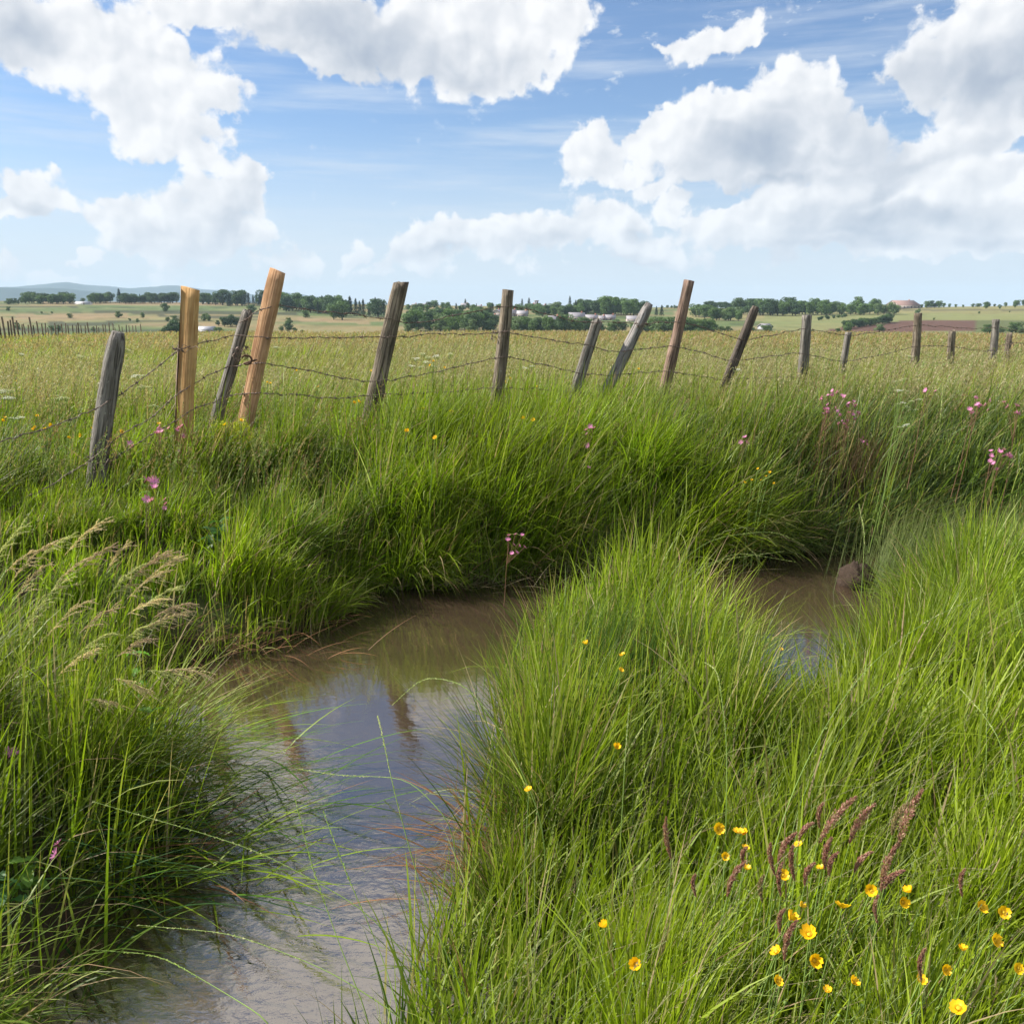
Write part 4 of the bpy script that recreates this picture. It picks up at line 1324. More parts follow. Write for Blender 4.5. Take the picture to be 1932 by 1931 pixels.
def post(tp, bp, d, wpx, mat, label, seed, top='worn', lean_y=0.0, taper=.92, split=False, group='weathered posts of the wire fence'):
    T = at(tp[0], tp[1], d + lean_y); B = at(bp[0], bp[1], d)
    dirv = (T - B).normalized()
    g = float(land(B.x, B.y))
    ext = (B.z - (g - .12)) / max(dirv.z, .3)
    B2 = B - dirv * ext
    q, L = axis_frame(T, B2)
    R = wpx * d / FOC / 2 * 1.08
    rs = np.random.default_rng(seed)
    S, NR = 22, 26
    V = []
    ph = rs.random(8) * 6.28
    for i in range(NR + 1):
        f = i / NR
        z = f * L
        r0 = R * (1.06 - .10 * f) * (taper + (1 - taper) * (1 - f))
        bx = .010 * math.sin(f * 4 + ph[0]) * R / .05; by = .010 * math.sin(f * 3 + ph[1]) * R / .05
        for j in range(S):
            a = 2 * math.pi * j / S
            rr = r0 * (1 + .07 * math.sin(2 * a + ph[2]) + .05 * math.sin(3 * a + ph[3]) + .035 * math.sin(7 * a + ph[4] + f) + .03 * math.sin(5 * f * 6 + a * 2 + ph[5]))
            rr *= 1 - .16 * max(0, math.cos(a - ph[6] - .3 * f)) ** 24 - .10 * max(0, math.cos(a - ph[7])) ** 30
            if split:
                rr *= 1 - .30 * max(0, math.cos(a + 1.75)) ** 18 - .22 * max(0, math.cos(a + 1.1)) ** 26
            zz = z
            if i >= NR - 1:
                if top == 'worn':
                    zz += R * .35 * math.sin(a * 2 + ph[4]) * (.5 if i == NR - 1 else 1) + R * .18 * math.sin(5 * a + ph[1])
                elif top == 'round':
                    zz -= 0 if i == NR else 0
                elif top == 'slant':
                    zz += R * .30 * math.cos(a + ph[3])
            if top == 'round' and f > .9:
                q_ = (f - .9) / .1
                rr *= math.sqrt(max(.12, 1 - .55 * q_ ** 2))
            V.append([bx + rr * math.cos(a), by + rr * math.sin(a), zz])
    F = []
    for i in range(NR):
        for j in range(S):
            j2 = (j + 1) % S
            F.append([i * S + j, i * S + j2, (i + 1) * S + j2, (i + 1) * S + j])
    n0 = len(V)
    # jagged end grain
    for j in range(S):
        v = V[NR * S + j]
        V.append([v[0] * .55, v[1] * .55, L + (rs.random() - .3) * R * (.35 if top == 'worn' else .08)])
    V.append([0, 0, L + (0.0 if top != 'worn' else -.1 * R)])
    T3 = []
    for j in range(S):
        j2 = (j + 1) % S
        F.append([NR * S + j, NR * S + j2, n0 + j2, n0 + j])
        T3.append([n0 + j, n0 + j2, n0 + S])
    me = np_mesh('fence_post', np.array(V), [np.array(F), np.array(T3)], mat, smooth=False)
    me.polygons.foreach_set('use_smooth', np.array([True] * (NR * S) + [False] * (2 * S)))
    o = link('fence_post', me)
    o.location = B2
    o.rotation_mode = 'QUATERNION'
    o.rotation_quaternion = q
    tag(o, label, 'fence post', group)
    POSTINFO.append((tp, bp, d, R, lean_y))
    return o


def plank(tp, bp, d, wpx, mat, label, seed, thick=.045, bark=True, yaw=0.0):
    T = at(tp[0], tp[1], d); B = at(bp[0], bp[1], d)
    dirv = (T - B).normalized()
    g = float(land(B.x, B.y))
    ext = (B.z - (g - .12)) / dirv.z
    B2 = B - dirv * ext
    L = (T - B2).length
    w = wpx * d / FOC
    root = empty('plank_post', B2)
    side = Vector((math.cos(yaw), math.sin(yaw), 0)); side = (side - dirv * side.dot(dirv)).normalized()
    nrm = dirv.cross(side)
    M = Matrix((side, nrm, dirv)).transposed()
    root.rotation_mode = 'QUATERNION'; root.rotation_quaternion = M.to_quaternion()
    rs = np.random.default_rng(seed)
    N = 24
    V = []
    for i in range(N + 1):
        f = i / N; z = f * L
        wl = -w / 2 + .004 * math.sin(f * 9 + seed) + .002 * rs.normal()
        wr = w / 2 * (1.0 + .05 * (1 - f)) + .003 * math.sin(f * 14 + seed * 2) + .0015 * rs.normal()
        sk = -.010 * f
        zt = z + (.0 if i < N else 0)
        b = .004
        for (x, y) in ((wl + b, -thick / 2), (wr - b, -thick / 2), (wr, -thick / 2 + b), (wr, thick / 2 - b), (wr - b, thick / 2), (wl + b, thick / 2), (wl, thick / 2 - b), (wl, -thick / 2 + b)):
            zz = zt + ((wr - x) / w * .012 if i == N else 0)
            V.append([x, y, zz])
    F = []
    for i in range(N):
        for j in range(8):
            j2 = (j + 1) % 8
            F.append([i * 8 + j, i * 8 + j2, (i + 1) * 8 + j2, (i + 1) * 8 + j])
    caps = [np.array([[N * 8 + j for j in range(8)]])]
    me = np_mesh('board', np.array(V), [np.array(F)] + caps, mat)
    link('board', me, root)
    if bark:
        m = Mesh3(); V = []; S = 6; N2 = 40
        wob = rs.normal(size=(N2 + 1, S)) * .0025
        for i in range(N2 + 1):
            f = i / N2; z = f * L * .995
            tk = .012 + .006 * math.sin(f * 11 + 1) + .010 * (f < .35)
            for j in range(S):
                a = math.pi / 2 + math.pi * j / (S - 1)
                x = -w / 2 + .003 + math.cos(a) * (tk + wob[i, j]) - .004 * (1 - f)
                y = math.sin(a) * (thick / 2 + .004)
                V.append([x, y, z + .002 * rs.normal()])
        F = []
        for i in range(N2):
            for j in range(S - 1):
                F.append([i * S + j, (i + 1) * S + j, (i + 1) * S + j + 1, i * S + j + 1])
        me = np_mesh('bark', np.array(V), [np.array(F), np.array([[N2 * S + j for j in range(S)]])], M_BARKS, smooth=True)
        o = link('bark', me, root); o['label'] = 'rough strip of bark left on the edge of the plank'
    tag(root, label, 'plank post', 'fresh planks nailed into the fence')
    POSTINFO.append((tp, bp, d, w * .4, 0))
    return root


post((223, 627), (183, 925), 5.2, 37, M_OLD, 'thick grey lichen covered post nearest on the left, rounded top', 1, 'round')
pl1 = plank((360, 546), (346, 830), 5.7, 31, M_PLANK, 'upright bright orange sawn plank with bark on its left edge', 2, yaw=-.30)
post((467, 588), (408, 797), 6.25, 22, M_OLD, 'thin leaning grey post wrapped in wire, just left of the tilted plank', 3, 'worn', split=True)
pl2 = plank((523, 512), (467, 775), 6.1, 29, M_PLANK2, 'tilted tall orange plank leaning right, tallest of the fence', 4, bark=False, yaw=-.32)
post((762, 535), (708, 755), 6.5, 31, M_OLD2, 'stout brown post with a deep split and slanted top, leaning right', 5, 'slant', split=True)
post((957, 547), (938, 745), 7.0, 24, M_OLD2, 'nearly upright flat topped grey brown post in the centre', 6, 'flat')
post((1130, 607), (1086, 745), 7.4, 21, M_OLD, 'short leaning post split into grooves, right of the centre post', 7, 'worn', split=True)
post((1226, 573), (1140, 755), 7.4, 22, M_PALE, 'strongly leaning pale silver round post with rot holes', 8, 'round')
post((1298, 529), (1253, 742), 7.8, 19, M_BARKP, 'tall slim reddish bark covered post leaning right', 9, 'flat')
post((1424, 578), (1370, 725), 8.5, 17, M_DARKW, 'blackened leaning post with pale specks', 10, 'round')
post((1521, 595), (1511, 715), 9.3, 18, M_OLD, 'wide grey upright post right of the blackened one', 11, 'flat')
post((1601, 627), (1587, 718), 9.8, 13, M_OLD, 'short slightly leaning grey post right of the wide upright one', 12, 'flat')
post((1731, 591), (1724, 693), 11.2, 14, M_OLD2, 'tall slim upright post, fourth from the right end', 13, 'flat')
post((1797, 625), (1792, 690), 12.0, 13, M_OLD2, 'short dark topped post, third from the right end', 14, 'worn')
post((1877, 603), (1871, 690), 12.8, 14, M_OLD, 'tall grey post, second from the right end', 15, 'flat')
post((1905, 630), (1899, 697), 13.2, 10, M_OLD2, 'thin short post with wire loops at the right end', 16, 'worn')

# hook on the tilted plank
T = at(466, 679, 6.02)
pts = [T + Vector((.035 * math.cos(a) - .0, -.012, .030 * math.sin(a))) for a in np.linspace(-2.2, 2.6, 14)]
pts = [T + Vector((.06, .02, 0))] + pts
hk = Mesh3().tube([list(p - pl2.location) for p in pts], .007, 6)
# part of the plank: convert into its own axes
hm = hk.mesh('insulator', M_IRON, smooth=True)
ho = link('insulator', hm, pl2)
ho.rotation_mode = 'QUATERNION'
ho.rotation_quaternion = pl2.rotation_quaternion.inverted()
ho['label'] = 'dark curled hook sticking out of the plank'

# far small stakes at the left
stake = Mesh3().tube([[0, 0, -.3], [0, 0, .6], [.01, 0, 1.15]], [.055, .05, .045], 7)
V, F = tube_np([[.01, 0, 1.15], [.01, 0, 1.152], [.01, 0, 1.153]], [.045, .044, .004], 7); stake.add(V, F)
ms = stake.mesh('stake', M_DARKW)
ms2 = stake.mesh('stake', M_OLD2)
srng = random.Random(3)
for i in range(46):
    px_ = -22 + i * 6.4 + srng.uniform(-2, 2)
    d = 46 + i * .75
    u, s_ = ray(px_, 640)
    x = u * d
    o = link('stake', ms if srng.random() < .15 else ms2)
    o.location = (x, d, float(land(x, d)) + .10)
    o.rotation_euler = (srng.uniform(-.06, .06), srng.uniform(-.08, .08), srng.random() * 6)
    sc = srng.uniform(.78, 1.15) * (1.12 if i < 14 else .95)
    o.scale = (sc * .9, sc * .9, sc)
    tag(o, 'small dark stake in the distant row at the left edge of the meadow', 'stake', 'distant row of stakes at the left of the meadow')

# ------------------------------------------------------------------ barbed wire
PD = [(-160, 4.0), (0, 4.6), (101, 4.9), (203, 5.13), (350, 5.62), (440, 6.1), (500, 6.05), (735, 6.42), (948, 6.92), (1112, 7.33), (1200, 7.33), (1275, 7.72), (1400, 8.43), (1516, 9.22),
      (1593, 9.72), (1728, 11.1), (1795, 11.93), (1873, 12.7), (1902, 13.1), (2000, 14.6)]


def wire_depth(px):
    return float(np.interp(px, [a for a, _ in PD], [b for _, b in PD]))


# a barb: two little twisted spikes
bb = Mesh3()
for a in (0.4, 1.9, 3.5, 5.1):
    dx, dz = math.cos(a), math.sin(a)
    bb.tube([[.003 * dx, 0, .003 * dz], [.016 * dx, .004 * math.sin(a * 3), .016 * dz]], [.0022, .0009], 4)
bb.tube([[-.006, 0, 0], [0, 0, 0], [.006, 0, 0]], .0048, 6)
barb_mesh = bb.mesh('barb', M_WIRE)


def wire(pts, label, rad=.0019, nb=70, seed=1, group='strands of the barbed wire fence'):
    rs = np.random.default_rng(seed)
    xs = np.array([p[0] for p in pts], float); ys = np.array([p[1] for p in pts], float)
    X = np.arange(xs[0], xs[-1], 3.0)
    # smooth interpolation between given points
    Y = np.interp(X, xs, ys)
    kk = np.ones(7) / 7
    Yp = np.concatenate([np.full(3, Y[0]), Y, np.full(3, Y[-1])])
    Y = np.convolve(Yp, kk, 'valid')
    P = np.array([list(at(a, b, wire_depth(a))) for a, b in zip(X, Y)])
    P[:, 2] += (fbm(X / 14, X * 0 + seed, 3, seed) - .5) * .022
    root = empty('barbed_wire', P[0])
    # two twisted lines
    seg = np.concatenate([[0], np.cumsum(np.linalg.norm(np.diff(P, axis=0), axis=1))])
    n = int(seg[-1] / .012)
    s = np.linspace(0, seg[-1], n)
    Q = np.stack([np.interp(s, seg, P[:, k]) for k in range(3)], 1)
    dq = np.gradient(Q, axis=0); dq /= np.linalg.norm(dq, axis=1, keepdims=True)
    a_ = np.cross(dq, [0, 0, 1]); a_ /= np.linalg.norm(a_, axis=1, keepdims=True); b_ = np.cross(dq, a_)
    rr = rad * 1.05
    for k in (0, 1):
        th = s / .045 * 6.283 / 2 + k * math.pi
        C_ = Q + (a_ * np.cos(th)[:, None] + b_ * np.sin(th)[:, None]) * rr - P[0]
        # vectorised tube
        sd_ = 4
        t = np.arange(sd_) * 2 * math.pi / sd_
        V = (C_[:, None, :] + (a_[:, None, :] * np.cos(t)[None, :, None] + b_[:, None, :] * np.sin(t)[None, :, None]) * rad).reshape(-1, 3)
        i = np.arange(n - 1)[:, None] * sd_; j = np.arange(sd_)[None, :]; j2 = (j + 1) % sd_
        F = np.stack([i + j, i + j2, i + sd_ + j2, i + sd_ + j], -1).reshape(-1, 4)
        link('strand', np_mesh('strand', V, F, M_WIRE, smooth=True), root)
    nb = min(nb, int(seg[-1] / .095))
    for q in range(nb):
        sq = (q + .5 + .3 * (rs.random() - .5)) / nb * seg[-1]
        c = np.array([np.interp(sq, s, Q[:, k]) for k in range(3)]); ii = min(int(sq / seg[-1] * (n - 1)), n - 2)
        o = link('barb', barb_mesh, root)
        o.location = c - P[0]
        o.rotation_euler = (rs.random() * 6, rs.random() - .5, math.atan2(dq[ii][1], dq[ii][0]))
        o.scale = (1.15,) * 3
    tag(root, label, 'barbed wire', group)
    return root


wire([(450, 612), (490, 585), (524, 575), (578, 585), (638, 590), (690, 596), (730, 602), (769, 610), (805, 607), (843, 600), (890, 589), (944, 578), (975, 579), (1028, 592), (1095, 608), (1145, 608),
      (1213, 612), (1245, 609), (1273, 607), (1293, 610), (1343, 624), (1400, 643), (1434, 637), (1480, 628), (1518, 620), (1560, 627), (1595, 634), (1619, 632), (1680, 622), (1730, 614), (1797, 617),
      (1830, 620), (1888, 617), (1932, 627), (2000, 632)], 'top strand of barbed wire crossing in front of the valley and village', seed=11, nb=100)
wire([(-120, 868), (0, 834), (80, 811), (168, 778), (222, 748), (285, 701), (336, 661), (380, 648), (450, 631), (504, 638), (571, 638), (649, 637), (722, 636), (772, 636), (803, 630), (850, 631), (927, 629),
      (960, 627), (1044, 642), (1112, 652), (1152, 663), (1192, 662), (1263, 652), (1320, 664), (1374, 681), (1407, 678), (1455, 672), (1511, 666), (1550, 675), (1585, 683), (1630, 677), (1686, 664), (1726, 654),
      (1783, 653), (1830, 659), (1867, 664), (1904, 646), (1932, 648), (2000, 655)], 'second strand of barbed wire, rising from the left edge past the thick grey post', seed=12, nb=100)
wire([(-120, 1040), (0, 970), (50, 940), (101, 911), (168, 873), (200, 845), (218, 827), (285, 789), (336, 742), (380, 715), (430, 691), (497, 685), (560, 695), (649, 714), (695, 721), (729, 718), (780, 710), (843, 698),
      (890, 686), (930, 676), (957, 674), (1028, 689), (1095, 704), (1140, 708), (1179, 706), (1253, 699), (1283, 704), (1357, 716), (1420, 714), (1498, 711), (1545, 709), (1582, 713), (1640, 703), (1720, 688), (1800, 692)],
     'third strand of barbed wire, the lowest one at the left edge', seed=13, nb=100)
wire([(205, 872), (285, 822), (345, 785), (366, 772), (410, 755), (440, 745), (487, 741), (571, 747), (621, 752), (720, 745), (800, 742), (927, 733), (1011, 733), (1129, 745)],
     'lowest strand of barbed wire sinking into the grass right of the tilted plank', seed=14, nb=60)


def wrap(px, py, d, r, turns, label, seed, zext=.05, rad=.0018):
    rs = np.random.default_rng(seed)
    c = at(px, py, d)
    pts = []
    for i in range(int(turns * 22)):
        a = i / 22 * 6.283
        pts.append([math.cos(a) * r * (1 + .1 * rs.random()) + zext * .3 * math.sin(a * .37), math.sin(a) * r * (1 + .1 * rs.random()), zext * math.sin(a * .63 + seed) + .012 * rs.normal()])
    pts.append([r * 1.8, -r * .8, zext * 1.2]); pts.append([r * 2.2, -r * 1.0, zext * .6])
    root = empty('wire_tie', c)
    link('loop', Mesh3().tube(pts, rad, 4).mesh('loop', M_WIRE, smooth=True), root)
    for i in range(7):
        q = pts[rs.integers(0, len(pts))]
        o = link('barb', barb_mesh, root); o.location = q; o.rotation_euler = (rs.random() * 6, rs.random() * 6, 0); o.scale = (1.2,) * 3
    tag(root, label, 'wire tie')


wrap(194, 868, 5.16, .064, 4, 'rusty tie of barbed wire wound low round the thick grey post', 3)
wrap(452, 668, 6.2, .044, 4, 'tangle of barbed wire wound round the thin leaning grey post', 4, zext=.03)
wrap(344, 660, 5.68, .058, 2, 'small rusty tie on the bark edge of the upright plank', 5, zext=.02)
wrap(941, 632, 6.95, .052, 2.5, 'dark rusty tie of wire round the middle of the centre post', 6, zext=.03)
wrap(1903, 645, 13.0, .05, 3, 'loops of rusty barbed wire round the thin right end post', 7, zext=.05)
wrap(1870, 664, 12.7, .06, 2, 'rusty wire tie on the tall grey post next to the right end', 8, zext=.04)
wrap(1213, 612, 7.36, .050, 2, 'dark wire tie near the top of the pale leaning post', 9, zext=.02)

# ------------------------------------------------------------------ flowers and single plants
M_STEM = plain_mat('green stem', (.16, .24, .05), .6, .3, 40, .2)
M_STEMR = plain_mat('reddish stem', (.22, .12, .07), .6, .3, 40, .25)
M_YEL = leaf_mat('buttercup yellow', .25, .45, .3)
M_CEN = plain_mat('flower centre', (.62, .42, .03), .8, .1, 300, .3)


def petal_grid(length, width, cup, curl, nu=5, nv=4, notch=0.0):
    V = []; F = []
    for i in range(nu):
        u = i / (nu - 1)
        w = width * math.sin(min(1, u * .85 + .12) * math.pi * .62) * (1 if u < .99 else .72)
        for j in range(nv):
            v = j / (nv - 1) * 2 - 1
            x = length * u * (1 - notch * (1 - abs(v)) * (u > .99)); y = v * w / 2
            z = cup * u ** 1.6 * length + curl * v * v * width
            V.append([x, y, z])
    for i in range(nu - 1):
        for j in range(nv - 1):
            a = i * nv + j
            F.append([a, a + nv, a + nv + 1, a + 1])
    return np.array(V), np.array(F)


def rotz(V, a):
    c, s = math.cos(a), math.sin(a)
    return V @ np.array([[c, s, 0], [-s, c, 0], [0, 0, 1]])


def make_buttercup_flower(seed, open_=.55):
    rs = np.random.default_rng(seed)
    m = Mesh3()
    for k in range(5):
        V, F = petal_grid(.0105, .0105, open_ * (.8 + .4 * rs.random()), .12)
        m.add(rotz(V, k * 1.2566 + .1 * rs.random()) + np.array([0, 0, .0004 * (k % 2)]), F, np.array([.86, .50, .008]) * (.9 + .15 * rs.random()))
    me = m.mesh('flower', M_YEL, smooth=True)
    c = Mesh3()
    V, F = tube_np([[0, 0, .000], [0, 0, .0015], [0, 0, .003], [0, 0, .0036]], [.0022, .0030, .0022, .0004], 8)
    c.add(V, F)
    for k in range(16):
        a = k * .39
        c.tube([[math.cos(a) * .002, math.sin(a) * .002, .001], [math.cos(a) * .0042, math.sin(a) * .0042, .0042]], [.0003, .0005], 3)
    return me, c.mesh('centre', M_CEN)


BCF = [make_buttercup_flower(i, o) for i, o in enumerate((.45, .8, 1.35, .6, 1.0))]
frng = random.Random(11)


def stem_mesh(p0, p1, bend, rad, mat, c=None, n=8, name='stem', leaves=0):
    """curved stem from p0 to p1, as offsets from p0"""
    d = np.array(p1) - np.array(p0)
    pts = []
    for i in range(n + 1):
        f = i / n
        pts.append([d[0] * f ** bend, d[1] * f ** bend, d[2] * f])
    return Mesh3().tube(pts, [rad * (1.2 - .5 * i / n) for i in range(n + 1)], 5).mesh(name, mat, smooth=True)


def head_at(px, py, d, hmax=.62):
    """world point of a flower head and of its root on the ground below"""
    T = at(px, py, d)
    bx = T.x - frng.uniform(.0, .10); by = T.y + frng.uniform(-.04, .06)
    g = float(land(bx, by))
    return T, Vector((bx, by, max(g, T.z - hmax)))


def buttercup(px, py, d, label, group, sc=1.0, side=0):
    T, B = head_at(px, py, d)
    root = empty('buttercup', B)
    off = T - B
    link('stem', stem_mesh((0, 0, 0), off, 1.5, .0015 * max(1, d / 3), M_STEM), root)
    fm, cm = frng.choice(BCF)
    fl = link('flower', fm, root); fl.location = off
    s = sc * frng.uniform(.85, 1.15)
    fl.scale = (s,) * 3
    fl.rotation_euler = (frng.uniform(-.2, 1.1), frng.uniform(-.7, .7), frng.uniform(-.8, .8))
    link('centre', cm, fl)
    # one side bud
    bd = Mesh3(); b0 = off * .78
    bd.tube([list(b0), list(b0 + Vector((.02, .0, .025))), list(b0 + Vector((.024, 0, .035)))], [.0007 * max(1, d / 3)] * 3, 4)
    e_ = np.array(b0 + Vector((.024, 0, .035)))
    bd.tube([e_, e_ + [0, 0, .002], e_ + [0, 0, .005], e_ + [0, 0, .006]], [.0015, .003, .0028, .0004], 6)
    link('bud', bd.mesh('bud', M_STEM, smooth=True), root)
    tag(root, label, 'buttercup', group)


NEAR_BC = [(1355, 1563, 'highest and leftmost of the foreground group left of the purple grass heads'), (1393, 1571, 'left of a touching pair beside the purple grass heads'),
           (1406, 1571, 'right of a touching pair beside the purple grass heads'), (1368, 1616, 'small, below the leftmost foreground one'),
           (1406, 1601, 'half hidden below the touching pair'), (1408, 1640, 'tiny, on a level with the lowest left purple head'),
           (1507, 1594, 'between the left and the middle purple grass heads'), (1477, 1651, 'partly hidden behind purple grass heads'),
           (1549, 1639, 'behind the upright middle purple grass heads'), (1510, 1709, 'wide open, left of the large tall one'),
           (1589, 1713, 'large and tall petalled, in the middle of the foreground'), (1644, 1680, 'round, just left of the right purple grass head'),
           (1717, 1683, 'large, right of the dark purple side head'), (1702, 1701, 'small, under the large one right of the purple heads'),
           (1527, 1764, 'heart shaped, above the middle of the bottom edge'), (1466, 1797, 'large round, left of the lone low purple head'),
           (1535, 1811, 'small, under the heart shaped one'), (1608, 1853, 'yellow green, low near the bottom edge'),
           (1562, 1870, 'narrow side view, lowest left of the foreground'), (1850, 1712, 'left of a pair near the right edge'),
           (1893, 1721, 'wide open, right of a pair near the right edge'), (1817, 1793, 'ragged, below the pair near the right edge'),
           (1782, 1828, 'wide open like a star, right bottom'), (1738, 1848, 'largest, with two folded petals at the right bottom'),
           (1920, 1826, 'cut by the right edge of the picture'), (1809, 1903, 'behind a pale grass stem near the bottom edge'),
           (1466, 1851, 'pale and fading, below the large round one'), (1875, 1775, 'tiny, under the pair near the right edge'),
           (1490, 1735, 'small, between the wide open one and the heart shaped one')]
for (x, y, l) in NEAR_BC:
    u_, s_ = ray(x, y)
    d = (.48 - EYE) / s_
    buttercup(x, y, d, 'yellow buttercup ' + l, 'buttercups in the right foreground', frng.choice((.8, 1.0, 1.15, 1.25)))
for (x, y, l) in ((1107, 1215, 'at the tip of a bent pale stem on the near mound'), (1175, 1236, 'upper of two on the near mound'), (1171, 1265, 'lower of two on the near mound'),
                  (1471, 1227, 'by the water gap at the right of the mound'), (1163, 1411, 'fading, low in the dark part of the mound'), (1143, 1748, 'green yellow, alone in the lower middle'),
                  (1201, 1820, 'small, near the bottom middle'), (998, 1491, 'half dead, at the left foot of the mound')):
    u_, s_ = ray(x, y)
    d = (.44 - EYE) / s_
    buttercup(x, y, d, 'yellow buttercup ' + l, 'buttercups on the near mound', .95)
MIDBC = [(798, 773), (790, 772), (851, 778), (866, 777), (989, 790), (1006, 793), (962, 715), (953, 723), (668, 761), (676, 759), (1011, 731), (768, 814), (821, 826),
         (1430, 885), (1445, 899), (1436, 906), (1460, 912), (1418, 907), (1404, 911), (1452, 893)]
for (x, y) in MIDBC:
    u_, s_ = ray(x, y)
    d = min(6.3, (.90 - EYE) / s_) if y > 750 else 8.2
    if x > 1400: d = 5.5
    buttercup(x, y, d, 'small buttercup in the tall grass of the far bank', 'buttercups on the far bank', 1.3 if x < 1400 else .8)
for (x, y) in [(85, 810), (66, 807), (62, 812), (130, 826), (153, 822), (10, 788), (70, 786), (172, 808), (97, 803), (300, 800), (30, 720), (20, 724), (455, 795), (425, 802), (5, 795), (230, 815), (510, 724), (505, 722), (300, 740), (195, 835),
               (36, 742), (600, 730), (560, 700), (812, 690), (838, 695), (818, 682), (1040, 728), (350, 690), (700, 700), (1205, 697)]:
    d = 5.3 if y > 770 else 7.8
    buttercup(x, y, d, 'small buttercup scattered in the meadow grass around the fence', 'buttercups in the meadow', frng.uniform(.8, 1.2))

# ragged robin: pink, petals cut into narrow strips
def robin_flower(seed):
    rs = np.random.default_rng(seed)
    m = Mesh3()
    for k in range(5):
        for q in (-.42, -.15, .15, .42):
            a = k * 1.2566 + q * 1.0 + .08 * rs.normal()
            ln = .016 * (.75 + .35 * rs.random())
            V, F = petal_grid(ln, .0028, .18 + .25 * rs.random(), .0, 4, 3)
            m.add(rotz(V, a), F, np.array([.62, .20, .42]) * (.8 + .4 * rs.random()) + np.array([.05, .05, .05]))
    V, F = tube_np([[0, 0, -.010], [0, 0, -.006], [0, 0, 0]], [.0012, .0028, .0022], 6)
    m.add(V, F, [.18, .05, .06])
    return m.mesh('flower', M_PETAL)


RFL = [robin_flower(i) for i in range(3)]


def robin(heads, d, label, group, sc=1.2, hmax=.6):
    T, B = head_at(heads[0][0], heads[0][1], d, hmax)
    root = empty('ragged_robin', B)
    off0 = T - B
    m = Mesh3()
    fork = off0 * .72
    m.tube([[0, 0, 0], list(off0 * .4 + Vector((.005, 0, 0))), list(fork)], [.0015 * max(1, d / 4), .0013 * max(1, d / 4), .001 * max(1, d / 4)], 5)
    for (hx, hy) in heads:
        P_ = at(hx, hy, d + frng.uniform(-.02, .02)) - B
        m.tube([list(fork), list((fork + P_) / 2 + Vector((.004, 0, .004))), list(P_)], .0008 * max(1, d / 4), 4)
        fl = link('flower', frng.choice(RFL), root)
        fl.location = P_
        s = sc * frng.uniform(.8, 1.15)
        fl.scale = (s,) * 3
        fl.rotation_euler = (frng.uniform(.3, 1.2), frng.uniform(-.6, .6), frng.uniform(0, 6))
    link('stem', m.mesh('stem', M_STEMR, smooth=True), root)
    tag(root, label, 'wildflower', group)


G_R = 'pink ragged robin flowers'
robin([(20, 1420), (8, 1427)], 2.35, 'pink ragged robin cut by the left edge above the water', G_R, 1.5)
robin([(108, 1592), (104, 1612)], 2.0, 'pink ragged robin with two stacked heads above the dark bank at lower left', G_R, 1.3)
robin([(276, 906), (291, 907), (284, 906)], 4.7, 'palest ragged robin head on the green bank below the thick grey post', G_R, 1.5)
robin([(293, 919), (288, 917)], 4.65, 'pink ragged robin just under the palest one', G_R, 1.3)
robin([(276, 942), (285, 944)], 4.55, 'pink ragged robin pair lowest on the bank below the upright plank', G_R, 1.4)
robin([(311, 942), (313, 950), (311, 958)], 4.55, 'thin column of small pink heads right of the lowest robin pair', G_R, .8)
robin([(300, 806), (296, 817), (306, 814), (318, 808), (302, 826), (313, 828), (301, 812)], 5.3, 'largest pink ragged robin cluster left of the foot of the upright plank', G_R, 1.1)
robin([(336, 808), (344, 803), (341, 806), (345, 823), (334, 812)], 5.35, 'pink ragged robin right in front of the foot of the upright plank', G_R, 1.0)
robin([(245, 836), (240, 842), (250, 842)], 5.1, 'pink ragged robin between the thick grey post and the upright plank', G_R, 1.1)
robin([(338, 853)], 5.1, 'single pink ragged robin below the upright plank', G_R, 1.2)
robin([(1113, 805), (1106, 811), (1108, 818), (1119, 808)], 5.9, 'pink ragged robin alone in the grass below the short split post', G_R, 1.3)
robin([(1109, 841)], 5.9, 'small single robin head below the cluster by the short split post', G_R, 1.2)
robin([(1104, 881), (1110, 882)], 5.7, 'flat pink robin head lower in the grass below the short split post', G_R, 1.2)
robin([(960, 1010), (972, 1008), (985, 1009), (958, 1018), (970, 1028), (980, 1030), (990, 1032), (966, 1044), (975, 1042)], 4.7, 'dusky pink ragged robin standing at the water edge under the centre post', G_R, .85)
robin([(1405, 825), (1398, 835), (1410, 836)], 6.0, 'pink ragged robin below the blackened post', G_R, 1.2)
for i, (cx, cy) in enumerate(((1560, 745), (1582, 740), (1600, 760), (1575, 775), (1610, 790), (1590, 800), (1630, 830), (1550, 770), (1612, 770))):
    robin([(cx + frng.uniform(-14, 14), cy + frng.uniform(-10, 10)) for _ in range(5)], 6.4, 'faded mauve and brown robin head in the dark tangle under the wide grey post', 'faded robins in the dark tangle', .9)
for i, (cx, cy, l) in enumerate(((1855, 762, 'left pink robin cluster near the right edge'), (1908, 770, 'dense pink robin cluster touching the right edge'), (1902, 860, 'pink robin heads beside the right edge, lower'),
                                 (1870, 885, 'lowest pink robin of the right edge'), (1880, 858, 'pale pink robin left of the lower right edge heads'), (1840, 770, 'thin pink robin left of the right edge cluster'),
                                 (1760, 735, 'pink robin beside the white umbels'))):
    robin([(cx + frng.uniform(-15, 15), cy + frng.uniform(-12, 12)) for _ in range(5 if i not in (3, 6) else 2)], 5.2, l, G_R, 1.0)

